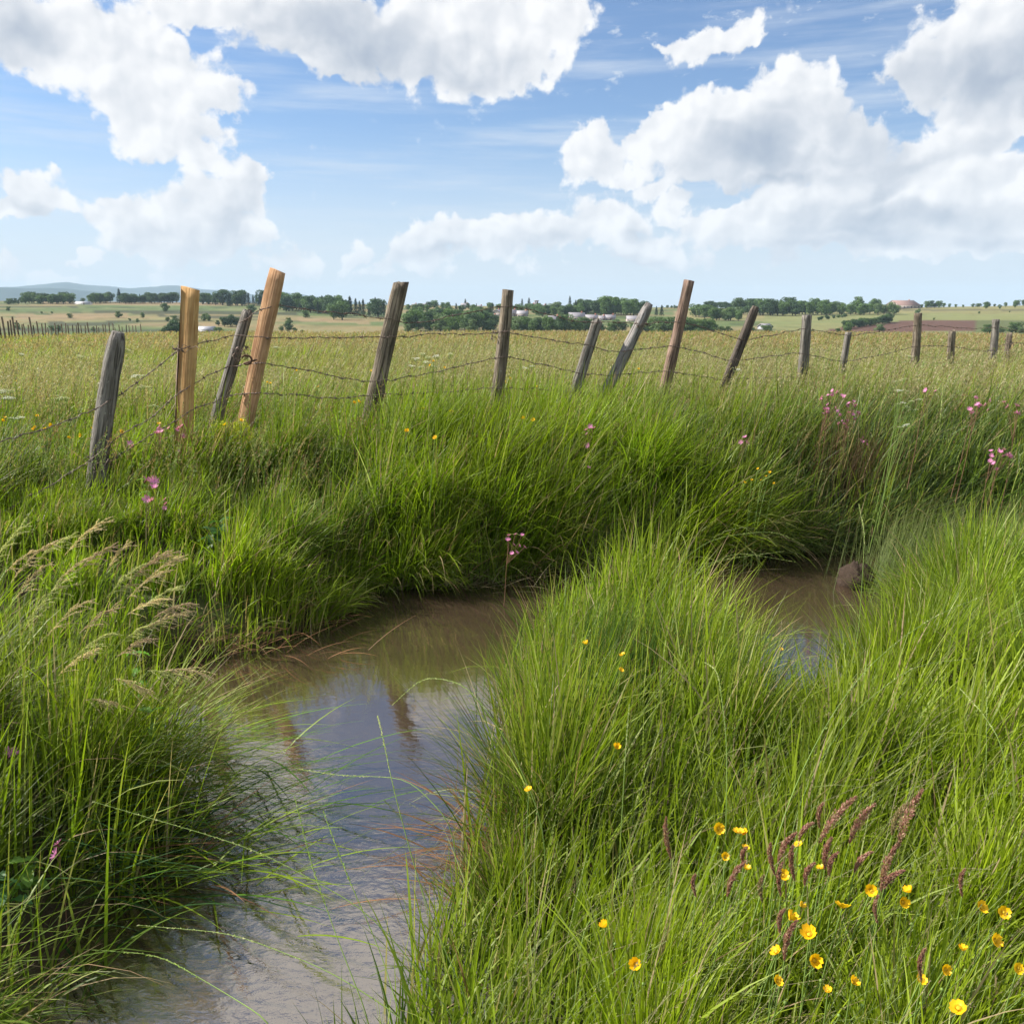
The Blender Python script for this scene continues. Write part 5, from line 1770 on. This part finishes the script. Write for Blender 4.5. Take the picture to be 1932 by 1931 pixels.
# white umbels
def umbel_mesh(seed):
    rs = np.random.default_rng(seed)
    m = Mesh3()
    for k in range(13):
        a = k * 2.399; r = .030 * math.sqrt(k / 12.0)
        c = np.array([r * math.cos(a), r * math.sin(a), .004 - r * r * 6])
        for q in range(16):
            o = rs.normal(size=3) * np.array([.0036, .0036, .0012])
            s = .0016
            b = rs.random() * 3
            V = np.array([[math.cos(b + j * 1.5708) * s, math.sin(b + j * 1.5708) * s, .0005 * (j % 2)] for j in range(4)]) + c + o
            m.add(V, [[0, 1, 2, 3]], np.array([.82, .82, .76]) * (.85 + .2 * rs.random()))
        m.add(*tube_np([[0, 0, -.03], list(c - [0, 0, .001])], [.0007, .0005], 3), [.16, .26, .06])
    return m.mesh('umbel', M_PETAL)


UMB = [umbel_mesh(i) for i in range(3)]


def umbel(heads, d, label, group, sc=1.0):
    T, B = head_at(heads[0][0], heads[0][1], d, .75)
    root = empty('white_umbel', B)
    off0 = T - B
    m = Mesh3()
    fork = off0 * .6
    m.tube([[0, 0, 0], list(off0 * .3), list(fork)], [.0022, .002, .0017], 6)
    for (hx, hy) in heads:
        P_ = at(hx, hy, d + frng.uniform(-.03, .03)) - B
        m.tube([list(fork), list((fork + P_) / 2 + Vector((.004, 0, -.01))), list(P_ - Vector((0, 0, .03 * sc)))], .0012, 4)
        fl = link('umbel', frng.choice(UMB), root); fl.location = P_; fl.scale = (sc * frng.uniform(.85, 1.1),) * 3
        fl.rotation_euler = (frng.uniform(.0, .5), frng.uniform(-.25, .25), frng.uniform(0, 6))
    link('stem', m.mesh('stem', M_STEM, smooth=True), root)
    tag(root, label, 'wildflower', group)


G_U = 'white umbel flowers'
umbel([(1699, 718), (1690, 720), (1706, 715)], 5.4, 'topmost white umbel right of the slim upright post', G_U, .55)
umbel([(1704, 736), (1696, 737), (1713, 738)], 5.3, 'second white umbel below the topmost one', G_U, .6)
umbel([(1704, 760), (1720, 757), (1695, 762), (1712, 768), (1735, 754)], 5.1, 'widest white umbel group at the right, spread in flat plates', G_U, .6)
umbel([(1718, 773), (1728, 773)], 5.1, 'thin side view umbel under the widest group', G_U, .5)
umbel([(1700, 806), (1710, 802)], 5.0, 'lowest white umbel of the right group', G_U, .65)
for i, (x, y, d, l) in enumerate(((12, 736, 6.2, 'white umbel at the left edge of the meadow'), (15, 750, 5.9, 'white umbel at the left edge just below another'), (32, 787, 5.2, 'large flat white umbel low at the left edge'), (117, 750, 6.0, 'white umbel halfway between left edge and thick grey post'),
                               (260, 708, 7.0, 'white umbel just right of the top of the thick grey post'), (272, 729, 6.6, 'white umbel between thick grey post and upright plank'), (287, 765, 6.0, 'small white umbel left of the foot of the upright plank'))):
    umbel([(x, y), (x + 8, y + 1), (x - 7, y + 2)], d, l, G_U, .75)
for (x, y) in ((783, 676), (795, 667), (806, 674), (822, 672), (830, 700), (775, 690), (803, 683), (760, 706), (848, 668), (815, 690), (792, 692), (990, 694), (1000, 690), (1390, 697), (1715, 672), (240, 660), (225, 655), (520, 655), (40, 668), (150, 672)):
    umbel([(x, y), (x + 4, y + 1)], 9.5, 'small white umbel in the pale meadow behind the fence', 'small umbels in the meadow', 1.0)

# yellow bedstraw round the foot of the thin grey post
BS = None
def bedstraw_mesh(seed):
    rs = np.random.default_rng(seed)
    m = Mesh3()
    for k in range(260):
        z = -.16 * rs.random() ** .8
        r = .012 + .03 * min(1, -z * 9 + .15) * rs.random()
        a = rs.random() * 6.283
        c = np.array([r * math.cos(a), r * math.sin(a), z])
        s = .0028
        n = rs.normal(size=3); n /= np.linalg.norm(n)
        u = np.cross(n, [.3, .2, .9]); u /= np.linalg.norm(u); v = np.cross(n, u)
        m.add(np.array([c - u * s, c - v * s, c + u * s, c + v * s]), [[0, 1, 2, 3]], np.array([.55, .58, .03]) * (.7 + .5 * rs.random()))
    return m.mesh('blossom', M_PETAL)


BS = [bedstraw_mesh(i) for i in range(3)]
for i in range(30):
    x = frng.uniform(398, 468); y = 785 + abs(frng.gauss(0, 22)) + (x < 420) * 5
    T, B = head_at(x, y, 5.75, .5)
    root = empty('bedstraw_plant', B)
    link('stem', stem_mesh((0, 0, 0), T - B, 1.2, .0015, M_STEM), root)
    o = link('blossom', frng.choice(BS), root); o.location = T - B; o.rotation_euler = (frng.uniform(-.2, .2), frng.uniform(-.1, .3), frng.uniform(0, 6))
    tag(root, 'yellow green bedstraw spray at the foot of the thin leaning grey post', 'wildflower', 'yellow bedstraw patch')

# purple velvet grass heads
def plume(path, n, size, spread, cols, seed, spindle=True):
    """fluffy head along a path"""
    rs = np.random.default_rng(seed)
    c = np.array([path], float)
    V, F, C = spikelets(c, n, .999, np.array([size]), np.array([spread]), np.array([cols[0]]), rs)
    k = rs.random(n) < .45
    C = C.reshape(n, 4, 3); C[k] = C[k] * 0 + np.array(cols[1]) * (.75 + .5 * rs.random((k.sum(), 1, 1))); C = C.reshape(-1, 3)
    return V, F, C


def velvet(tip, low, wpx, label, seed, green=0.0):
    yb = low[1]
    u_, s_ = ray(*low)
    d = (.50 - EYE) / s_
    T = at(tip[0], tip[1], d); Lw = at(low[0], low[1], d)
    bx = Lw.x + (Lw.x - T.x) * .8; by = Lw.y
    B = Vector((bx, by, float(land(bx, by))))
    root = empty('velvet_grass_plant', B)
    m = Mesh3()
    mid = (Lw - B) * .5 + Vector((-.01, 0, .02))
    m.tube([[0, 0, 0], list(mid), list(Lw - B)], [.0016, .0014, .001], 5)
    link('stem', m.mesh('stem', M_STEM, smooth=True), root)
    path = []
    for i in range(9):
        f = i / 8
        q = (Lw - B) * (1 - f) + (T - B) * f + Vector((-.006, 0, .006)) * math.sin(f * math.pi)
        path.append(list(q))
    w = wpx * d / FOC / 2
    V, F, C = plume(path, 620, .0036, w * 1.3, [(.33, .15, .13) if green < .5 else (.24, .22, .10), (.42, .28, .19)], seed)
    me = np_mesh('seed_head', V, F, M_SEED, C)
    link('seed_head', me, root)
    tag(root, label, 'grass plant', 'purple velvet grass heads in the right foreground')


for i, (t, l, w, lb) in enumerate((
        ((1616, 1502), (1545, 1590), 17, 'long bent purple grass head curving right, upper middle of the group'), ((1651, 1516), (1603, 1590), 18, 'thick brown purple head right of the long bent one'),
        ((1742, 1488), (1693, 1600), 20, 'tallest purple brown head at the right of the group'), ((1712, 1515), (1683, 1575), 14, 'greenish head close left of the tallest one'),
        ((1693, 1592), (1662, 1680), 14, 'long purple tipped head below the tallest one'), ((1706, 1642), (1668, 1675), 10, 'dark purple side pointing head right of the long purple tipped one'),
        ((1535, 1552), (1508, 1585), 9, 'small curved head left of the long bent one'), ((1503, 1570), (1468, 1628), 12, 'brown curved head in the left half of the group'),
        ((1553, 1515), (1546, 1560), 8, 'short upright head just left of the long bent one'), ((1569, 1580), (1556, 1640), 12, 'dark upright head in the centre of the group'),
        ((1581, 1608), (1564, 1650), 9, 'slim head leaning on the dark central one'), ((1646, 1607), (1612, 1645), 10, 'slim green purple head right of the centre'),
        ((1537, 1628), (1518, 1670), 9, 'brown slim head left of centre, half way down'), ((1454, 1590), (1462, 1650), 9, 'dark narrow upright head at the left of the group'),
        ((1496, 1595), (1499, 1660), 10, 'dense upright brown head between curved head and centre'), ((1406, 1625), (1372, 1690), 12, 'brown head leaning right under the touching buttercups'),
        ((1409, 1598), (1403, 1632), 7, 'thin dark head behind the touching buttercups'), ((1441, 1652), (1438, 1700), 10, 'fuzzy grey brown upright head in the middle left'),
        ((1476, 1627), (1473, 1690), 8, 'narrow upright head between two fuzzy ones'), ((1503, 1737), (1480, 1810), 12, 'lone purple head low near the bottom middle'),
        ((1480, 1715), (1472, 1760), 8, 'thin knotted head above the lone low one'), ((1257, 1542), (1266, 1620), 10, 'isolated purple head far left of the group'),
        ((1312, 1650), (1313, 1690), 6, 'tiny isolated head right of the isolated purple one'), ((1657, 1690), (1655, 1740), 6, 'thin low head under the long purple tipped one'),
        ((1820, 1640), (1815, 1690), 7, 'fuzzy brown head halfway to the right edge'), ((1745, 1790), (1738, 1850), 7, 'faint brown head at the right bottom'))):
    velvet(t, l, w, lb[0].lower() + lb[1:] if False else lb, 900 + i, green=1.0 if 'greenish' in lb or 'grey' in lb else 0)

# arching seed panicles of the left bank
def panicle(tip, low, root_px, label, seed, tone, group='arching seed plumes on the left bank', d=None, spread=.016):
    T0 = ray(*low)
    d = d or 2.6
    T = at(tip[0], tip[1], d); Lw = at(low[0], low[1], d - .02)
    R_ = at(root_px[0], root_px[1], d)
    B = Vector((R_.x, R_.y, float(land(R_.x, R_.y))))
    root = empty('seed_plume', B)
    m = Mesh3()
    l_ = Lw - B
    pts = [[0, 0, 0], list(l_ * .35 + Vector((-.02, 0, .03))), list(l_ * .7 + Vector((-.015, 0, .02))), list(l_)]
    m.tube(pts, [.0017, .0015, .0012, .0009], 5)
    link('stem', m.mesh('stem', M_STEM, smooth=True), root)
    rs = np.random.default_rng(seed)
    m = Stuff()
    ax = np.array(T - B) - np.array(l_)
    A = np.array(l_)
    # arching axis
    path = [A + ax * f + np.array([0, 0, 1]) * (.05 * math.sin(f * math.pi) * np.linalg.norm(ax) * 2.2) for f in np.linspace(0, 1, 9)]
    V, F, C = plume(path, 170, .0030, spread * .35, [tone, np.array(tone) * 1.25], seed)
    m.add((V, F, C))
    for k in range(14):     # drooping side branches
        f = .05 + .75 * k / 14
        p0 = A + ax * f + np.array([0, 0, 1]) * (.05 * math.sin(f * math.pi) * np.linalg.norm(ax) * 2.2)
        ln = np.linalg.norm(ax) * (.42 - .25 * f) * (.7 + .6 * rs.random())
        dv = ax / np.linalg.norm(ax) + rs.normal(size=3) * .25
        pth = [p0 + dv * ln * q + np.array([0, 0, -1]) * ln * .35 * q * q for q in np.linspace(0, 1, 5)]
        m.add(plume(pth, 60, .0028, .0028, [tone, np.array(tone) * 1.3], seed + k))
    me = np_mesh('panicle', np.vstack(m.V), np.vstack(m.F), M_SEED, np.vstack(m.C))
    link('panicle', me, root)
    tag(root, label, 'grass plant', group)


TONES = [(.50, .40, .26), (.44, .44, .20), (.58, .47, .30), (.42, .31, .22)]
PAN = [((120, 1015), (20, 1100), -30), ((60, 985), (-10, 1060), -60), ((215, 980), (120, 1050), 60), ((230, 1028), (150, 1075), 90), ((100, 1060), (30, 1130), 0), ((145, 1085), (50, 1180), 20),
       ((355, 1053), (270, 1100), 150), ((340, 1040), (255, 1085), 130), ((330, 1075), (240, 1130), 120), ((285, 1060), (200, 1130), 100), ((250, 1020), (200, 1080), 110), ((375, 1140), (290, 1165), 160),
       ((365, 1160), (275, 1185), 150), ((310, 1175), (225, 1215), 110), ((330, 1130), (240, 1160), 130), ((300, 1205), (220, 1240), 120), ((405, 1282), (310, 1265), 170), ((370, 1295), (280, 1265), 150),
       ((295, 1320), (215, 1280), 110), ((235, 1145), (150, 1195), 60), ((180, 1130), (90, 1200), 30), ((225, 1195), (140, 1240), 70), ((190, 1225), (110, 1275), 60), ((325, 1045), (230, 1115), 90), ((175, 1050), (95, 1120), 30),
       ((350, 1110), (265, 1150), 140), ((240, 1340), (160, 1320), 90), ((45, 1365), (-25, 1380), -60), ((90, 1035), (10, 1080), -20), ((150, 1010), (70, 1060), 20)]
PL = ['tan seed plume leaning right, near the left edge under the lowest wire', 'topmost seed plume touching the left edge, close to the wire', 'brown seed plume right below the foot of the thick grey post',
      'tan plume just under the brown one below the thick grey post', 'pale seed plume in the upper left bunch', 'dark brown feathery plume in the middle of the upper left bunch',
      'slender plume reaching furthest right above the bank corner', 'pale plume just left of the slender furthest one', 'green tinted plume under the slender furthest one',
      'tan plume between the dark feathery one and the slender one', 'short plume over the middle of the plume patch', 'curved brown plume whose tip points at the bank corner',
      'second curved brown plume just under the first at the bank corner', 'yellowish drooping plume above the hidden water corner', 'green drooping plume in the right half of the patch',
      'drooping tan plume directly over the dark water corner', 'plume hanging furthest out over the brown water', 'plume hanging over the water left of the furthest one',
      'lowest plume nodding at the water edge', 'thin brown plume in the centre of the patch', 'thin brown plume left of the centre of the patch',
      'low pale plume under the centre of the patch', 'low pinkish plume left of the low pale one', 'upright plume rising above its neighbours on the right', 'brownish plume under the upper left bunch',
      'plume bent over the top of the dark bank corner', 'straw plume low on the left, above the broad leaves', 'small tan plume at the left edge above the pink robin', 'slim plume crossing the upper left bunch', 'feathery plume between the upper left bunch and the slender ones']
for i, (t, l, rx) in enumerate(PAN):
    lb = PL[i]
    panicle(t, l, (rx, 1500), lb, 500 + i * 20, TONES[i % 4], d=2.75 - .25 * (t[1] - 980) / 350)

# pale slender stalks crossing the foreground
SL = [([(1360, 1932), (1450, 1640), (1490, 1500), (1560, 1360), (1640, 1250), (1760, 1160), (1868, 1120)], 'long pale stalk arching to the right over the near right bank'),
      ([(1466, 1700), (1510, 1500), (1600, 1350), (1720, 1255), (1833, 1242)], 'second pale stalk below the longest arching one on the right bank'),
      ([(860, 1560), (770, 1467), (640, 1463), (560, 1450)], 'pale stalk bending left over the middle of the water'),
      ([(900, 1932), (800, 1700), (745, 1500), (720, 1380), (712, 1350)], 'upright thin stalk rising over the water reflection'),
      ([(1030, 1560), (960, 1400), (880, 1290), (800, 1275), (740, 1330)], 'thin nodding stalk hanging over the bright reflection'),
      ([(870, 1932), (700, 1720), (480, 1600), (175, 1512)], 'long pale stalk lying low over the dark left water'),
      ([(780, 1932), (620, 1830), (440, 1760), (260, 1745)], 'pale stalk just above the bottom edge pointing left'),
      ([(1080, 1932), (1100, 1740), (1170, 1700), (1265, 1695)], 'curved silvery blade arching right in the lower middle'),
      ([(1370, 1570), (1372, 1400), (1355, 1265), (1330, 1250)], 'nodding pale stalk in the middle of the near mound'),
      ([(1170, 1600), (1180, 1420), (1187, 1330)], 'straight pale seed stalk in the dark part of the mound'),
      ([(1130, 1330), (1060, 1250), (1100, 1200), (1130, 1196)], 'bent yellow green stalk at the top left of the mound'),
      ([(1170, 1300), (1250, 1130), (1330, 1060), (1480, 1040)], 'long blade arching right over the top of the mound'),
      ([(1180, 1290), (1260, 1080), (1340, 1015), (1460, 1000), (1520, 1030)], 'highest of the blades arching right over the mound'),
      ([(1200, 1290), (1290, 1100), (1380, 1040), (1500, 1060)], 'lower of the blades arching right over the mound'),
      ([(1560, 1450), (1620, 1200), (1632, 1010), (1620, 950)], 'tall stalk standing up in front of the right water gap'),
      ([(1925, 1600), (1890, 1400), (1850, 1340), (1812, 1300)], 'pale crossing stalk leaning left near the right edge'),
      ([(1880, 1700), (1860, 1500), (1862, 1340), (1858, 1240)], 'straight pale seed stalk near the right edge'),
      ([(700, 1932), (640, 1780), (590, 1640), (555, 1500)], 'thin green stalk leaning left over the lower water'),
      ([(760, 1932), (720, 1800), (650, 1640), (610, 1530)], 'second thin green stalk leaning left over the lower water'),
      ([(520, 1932), (420, 1870), (300, 1800), (150, 1790)], 'drooping yellow green stalk over the dark hollow at the bottom left'),
      ([(1780, 1932), (1850, 1840), (1932, 1815)], 'white fuzzy stalk crossing the buttercups at the right bottom corner')]
for i, (pts, lb) in enumerate(SL):
    d0 = 1.55 if pts[0][1] > 1700 else (2.0 if pts[0][1] > 1480 else 2.9)
    if 1170 <= pts[0][0] <= 1205 and pts[0][1] < 1310: d0 = 3.3
    P_ = [at(x, y, d0 + .10 * k) for k, (x, y) in enumerate(pts)]
    B = P_[0].copy(); g = float(land(B.x, B.y)); B.z = g if g < B.z else B.z
    pl_ = np.array([list(B)] + [list(p) for p in P_[(1 if B.z == P_[0].z else 0):]]) - np.array(B)
    tt = np.linspace(0, 1, len(pl_)); ts = np.linspace(0, 1, 26)
    C_ = np.stack([np.interp(ts, tt, pl_[:, k]) for k in range(3)], 1)
    for _ in range(3):
        C_[1:-1] = (C_[:-2] + C_[1:-1] * 2 + C_[2:]) / 4
    root = empty('grass_stalk', B)
    link('stem', Mesh3().tube(C_, np.linspace(.0016, .0005, 26), 5, c=(.2, .3, .06)).mesh('stem', M_STEM, smooth=True), root)
    col_ = [(.36, .42, .14), (.48, .47, .24)] if 'green' not in lb else [(.22, .34, .06), (.34, .42, .10)]
    V, F, Cc = plume(C_[14:], 150, .0033, .0022, col_, 1500 + i)
    link('seed_head', np_mesh('seed_head', V, F, M_SEED, Cc), root)
    tag(root, lb, 'grass plant', 'single pale grass stalks in the foreground')

# broad leaved plants
def leaf_plant(px, py, d, n, ln, label, tone, seed, hz=.12):
    rs = np.random.default_rng(seed)
    T = at(px, py, d)
    ln = ln * .7
    B = Vector((T.x, T.y, min(float(land(T.x, T.y)), T.z - .02)))
    root = empty('broad_leaf_plant', B)
    top = T - B
    st = Mesh3().tube([[0, 0, 0], list(top * .5), list(top)], [.003, .0025, .0015], 6)
    link('stem', st.mesh('stem', M_STEM, smooth=True), root)
    for k in range(n):
        V = []; F = []
        nu, nv = 10, 5
        L_ = ln * (.7 + .5 * rs.random()); wd = L_ * .55
        for i in range(nu):
            u = i / (nu - 1)
            w = wd * math.sin(math.pi * min(1, u * .92 + .06)) ** .8 * (1 + .10 * (i % 2))
            for j in range(nv):
                v = j / (nv - 1) * 2 - 1
                V.append([L_ * u, v * w / 2, L_ * (.25 * u - .55 * u * u) + abs(v) * w * .18 + .002 * math.sin(u * 26)])
        for i in range(nu - 1):
            for j in range(nv - 1):
                a = i * nv + j; F.append([a, a + nv, a + nv + 1, a + 1])
        V = rotz(np.array(V), k * 2.4 + rs.random())
        me = Mesh3().add(V, np.array(F), np.array(tone) * (.8 + .4 * rs.random())).mesh('leaf', M_GRASS, smooth=True)
        o = link('leaf', me, root); o.location = top * (1 - .12 * (k // 2)); o.rotation_euler = (rs.normal() * .2, rs.normal() * .2, 0)
    tag(root, label, 'leafy plant', 'broad leaved plants')


leaf_plant(45, 1625, 1.95, 7, .075, 'bright green broad leaved plant at the left edge under the two stacked pink heads', (.16, .30, .04), 1)
leaf_plant(8, 1660, 1.85, 7, .08, 'darker nettle like plant cut by the left edge', (.07, .17, .05), 2)
leaf_plant(10, 1895, 1.62, 6, .07, 'small bright leafed plant in the bottom left corner', (.16, .28, .04), 3)
leaf_plant(415, 985, 4.6, 9, .10, 'dark broad leaved dock in the green far bank', (.045, .115, .03), 4)
leaf_plant(395, 1000, 4.5, 8, .09, 'second dark dock close below the first in the far bank', (.05, .12, .03), 5)
leaf_plant(270, 905, 4.75, 8, .06, 'light green leafed herb behind the palest ragged robin', (.20, .34, .05), 6)
leaf_plant(250, 1235, 2.9, 7, .09, 'broad leaf plant under the seed plumes on the left bank', (.12, .26, .05), 7)
leaf_plant(285, 1345, 2.6, 6, .08, 'light green leaf rosette at the left water edge', (.14, .28, .05), 8)
for i, (x, y, l) in enumerate(((1395, 770, 'leafy yellow green shoots below the blackened post'), (1410, 778, 'small leafy shoot right beside the yellow green shoots'), (1780, 690, 'leafy green herb at the foot of the short dark topped post'),
                            (1810, 700, 'leafy green herb right of the short dark topped post'))):
    leaf_plant(x, y, 7.0 if x < 1500 else 9.5, 14, .05, l, (.20, .33, .05), 20 + i)

# mud clod in the water gap
rs = np.random.default_rng(5)
V = []; F = []
NU, NV = 26, 16
for i in range(NV + 1):
    th = math.pi * i / NV
    for j in range(NU):
        a = 2 * math.pi * j / NU
        v = np.array([math.sin(th) * math.cos(a), math.sin(th) * math.sin(a), math.cos(th)])
        V.append(v)
V = np.array(V)
dn = fbm(V[:, 0] * 4 + 5 + V[:, 2] * 3, V[:, 1] * 4 + 5 - V[:, 2] * 2, 5, 7)
V = V * (.55 + .95 * dn)[:, None] * np.array([.10, .105, .095])
for i in range(NV):
    for j in range(NU):
        j2 = (j + 1) % NU
        F.append([i * NU + j, i * NU + j2, (i + 1) * NU + j2, (i + 1) * NU + j])
p = at(1617, 1085, 5.1); p.z = .035
o = link('mud_clod', np_mesh('mud_clod', V, np.array(F), plain_mat('clod', (.045, .031, .023), .9, .15, 45, .6, bump=1.0), smooth=True), loc=p)
tag(o, 'rounded brown clod of earth standing in the water at the right gap', 'clod')

# rushes, litter and overhanging blades (uncountable)
def rush_patch():
    st = Stuff(); rs = np.random.default_rng(31)
    # dark green upright rushes on the mound and the tussock right of the far bank
    def clump(cx, cy, n, sp, Lr, col, seedlean=.08, w=.0026, lean_az=0):
        x = cx + rs.normal(size=n) * sp; y = cy + rs.normal(size=n) * sp * .8
        root = np.stack([x, y, land(x, y)], 1)
        L = Lr[0] + (Lr[1] - Lr[0]) * rs.random(n)
        azm = np.arctan2(y - cy, x - cx) + rs.normal(size=n) * .6 if lean_az is None else lean_az + rs.normal(size=n) * .8
        ph = np.abs(rs.normal(size=n)) * seedlean + .04; kp = rs.random(n) * .35
        c = np.array(col) * (.7 + .6 * rs.random(n))[:, None]
        cl = centre_lines(root, L, azm, ph, kp, 5)
        st.add(ribbons(cl, np.full(n, w), azm, rs.normal(size=n), c, c * [1.5, 1.1, .8]))
    for (px, py, n) in ((1120, 1330, 260), (1190, 1330, 320), (1280, 1330, 300), (1050, 1420, 160), (1350, 1360, 160), (1010, 1300, 90)):
        u_, s_ = ray(px, py); d = (.08 - EYE) / s_
        clump(u_ * d, d, n, .12, (.34, .56), (.045, .105, .028), .10, .0030)
        clump(u_ * d, d, n // 4, .12, (.30, .50), (.22, .14, .06), .25, .0022)
    for (px, py, n) in ((1600, 800, 110), (1640, 830, 110), (1620, 860, 80), (1570, 790, 70)):
        d = 6.3; p_ = at(px, py, d)
        clump(p_.x, d, n, .16, (.42, .68), (.10, .075, .05), .16, .0028)
    for (px, d, n) in ((1690, 5.2, 170), (1760, 5.3, 200), (1840, 5.3, 200), (1900, 5.1, 200), (1960, 5.2, 150), (1720, 4.95, 120)):
        u_, _ = ray(px, 900)
        clump(u_ * d, d, n, .15, (.45, .74), (.11, .17, .075), .13, .0032)
    return st


rush_patch().build('rushes', M_GRASS, 'dark upright rushes and brown dead stems on the mound and right bank', 'rushes')

st = Stuff(); rs = np.random.default_rng(77)
for (px, py, n, sx, sy, az0, Lr, colr) in (
        (470, 1520, 130, .26, .22, -.1, (.25, .55), MG), (380, 1480, 130, .18, .22, .0, (.3, .6), YG * .8), (520, 1640, 90, .18, .14, -.1, (.2, .45), YG * .7),
        (330, 1640, 150, .15, .16, -.1, (.25, .5), DG * 1.3),
        (470, 1240, 60, .28, .06, .2, (.18, .34), RD * .9), (600, 1200, 35, .2, .06, .2, (.18, .3), RD * .8), (900, 1115, 90, .3, .05, .1, (.15, .3), STRAW * .5), (1150, 1085, 160, .4, .06, .1, (.15, .34), STRAW * .55),
        (930, 1600, 45, .10, .16, 2.9, (.18, .36), RD * .9), (980, 1660, 55, .12, .14, 2.6, (.15, .32), RD * .8), (450, 1600, 35, .2, .12, .05, (.2, .4), RD * .9), (1500, 1050, 120, .4, .05, 2.9, (.2, .4), PG * .6)):
    c0 = wpt(px, py, 0.0)
    x = c0[0] + rs.normal(size=n) * sx - (.25 * np.cos(az0) if abs(az0) < 1 else 0); y = c0[1] + rs.normal(size=n) * sy
    z = np.maximum(land(x, y), .0) + .01 + .03 * rs.random(n)
    L = Lr[0] + (Lr[1] - Lr[0]) * rs.random(n)
    azm = az0 + rs.normal(size=n) * .5
    ph = .85 + .5 * rs.random(n); kp = .45 - ph * .1 + .25 * rs.random(n)
    root = np.stack([x, y, z], 1)
    cl = centre_lines(root, L, azm, ph, kp, 6)
    cl[:, :, 2] = np.maximum(cl[:, :, 2], .004 + .01 * rs.random(n)[:, None])
    c = colr * (.6 + .8 * rs.random(n))[:, None]
    st.add(ribbons(cl, .0035 + .0045 * rs.random(n), azm, rs.normal(size=n) * .4, c, c * 1.2))
st.build('floating_blades', M_GRASS, 'flattened green and rusty dead blades trailing over the water', 'grass litter')
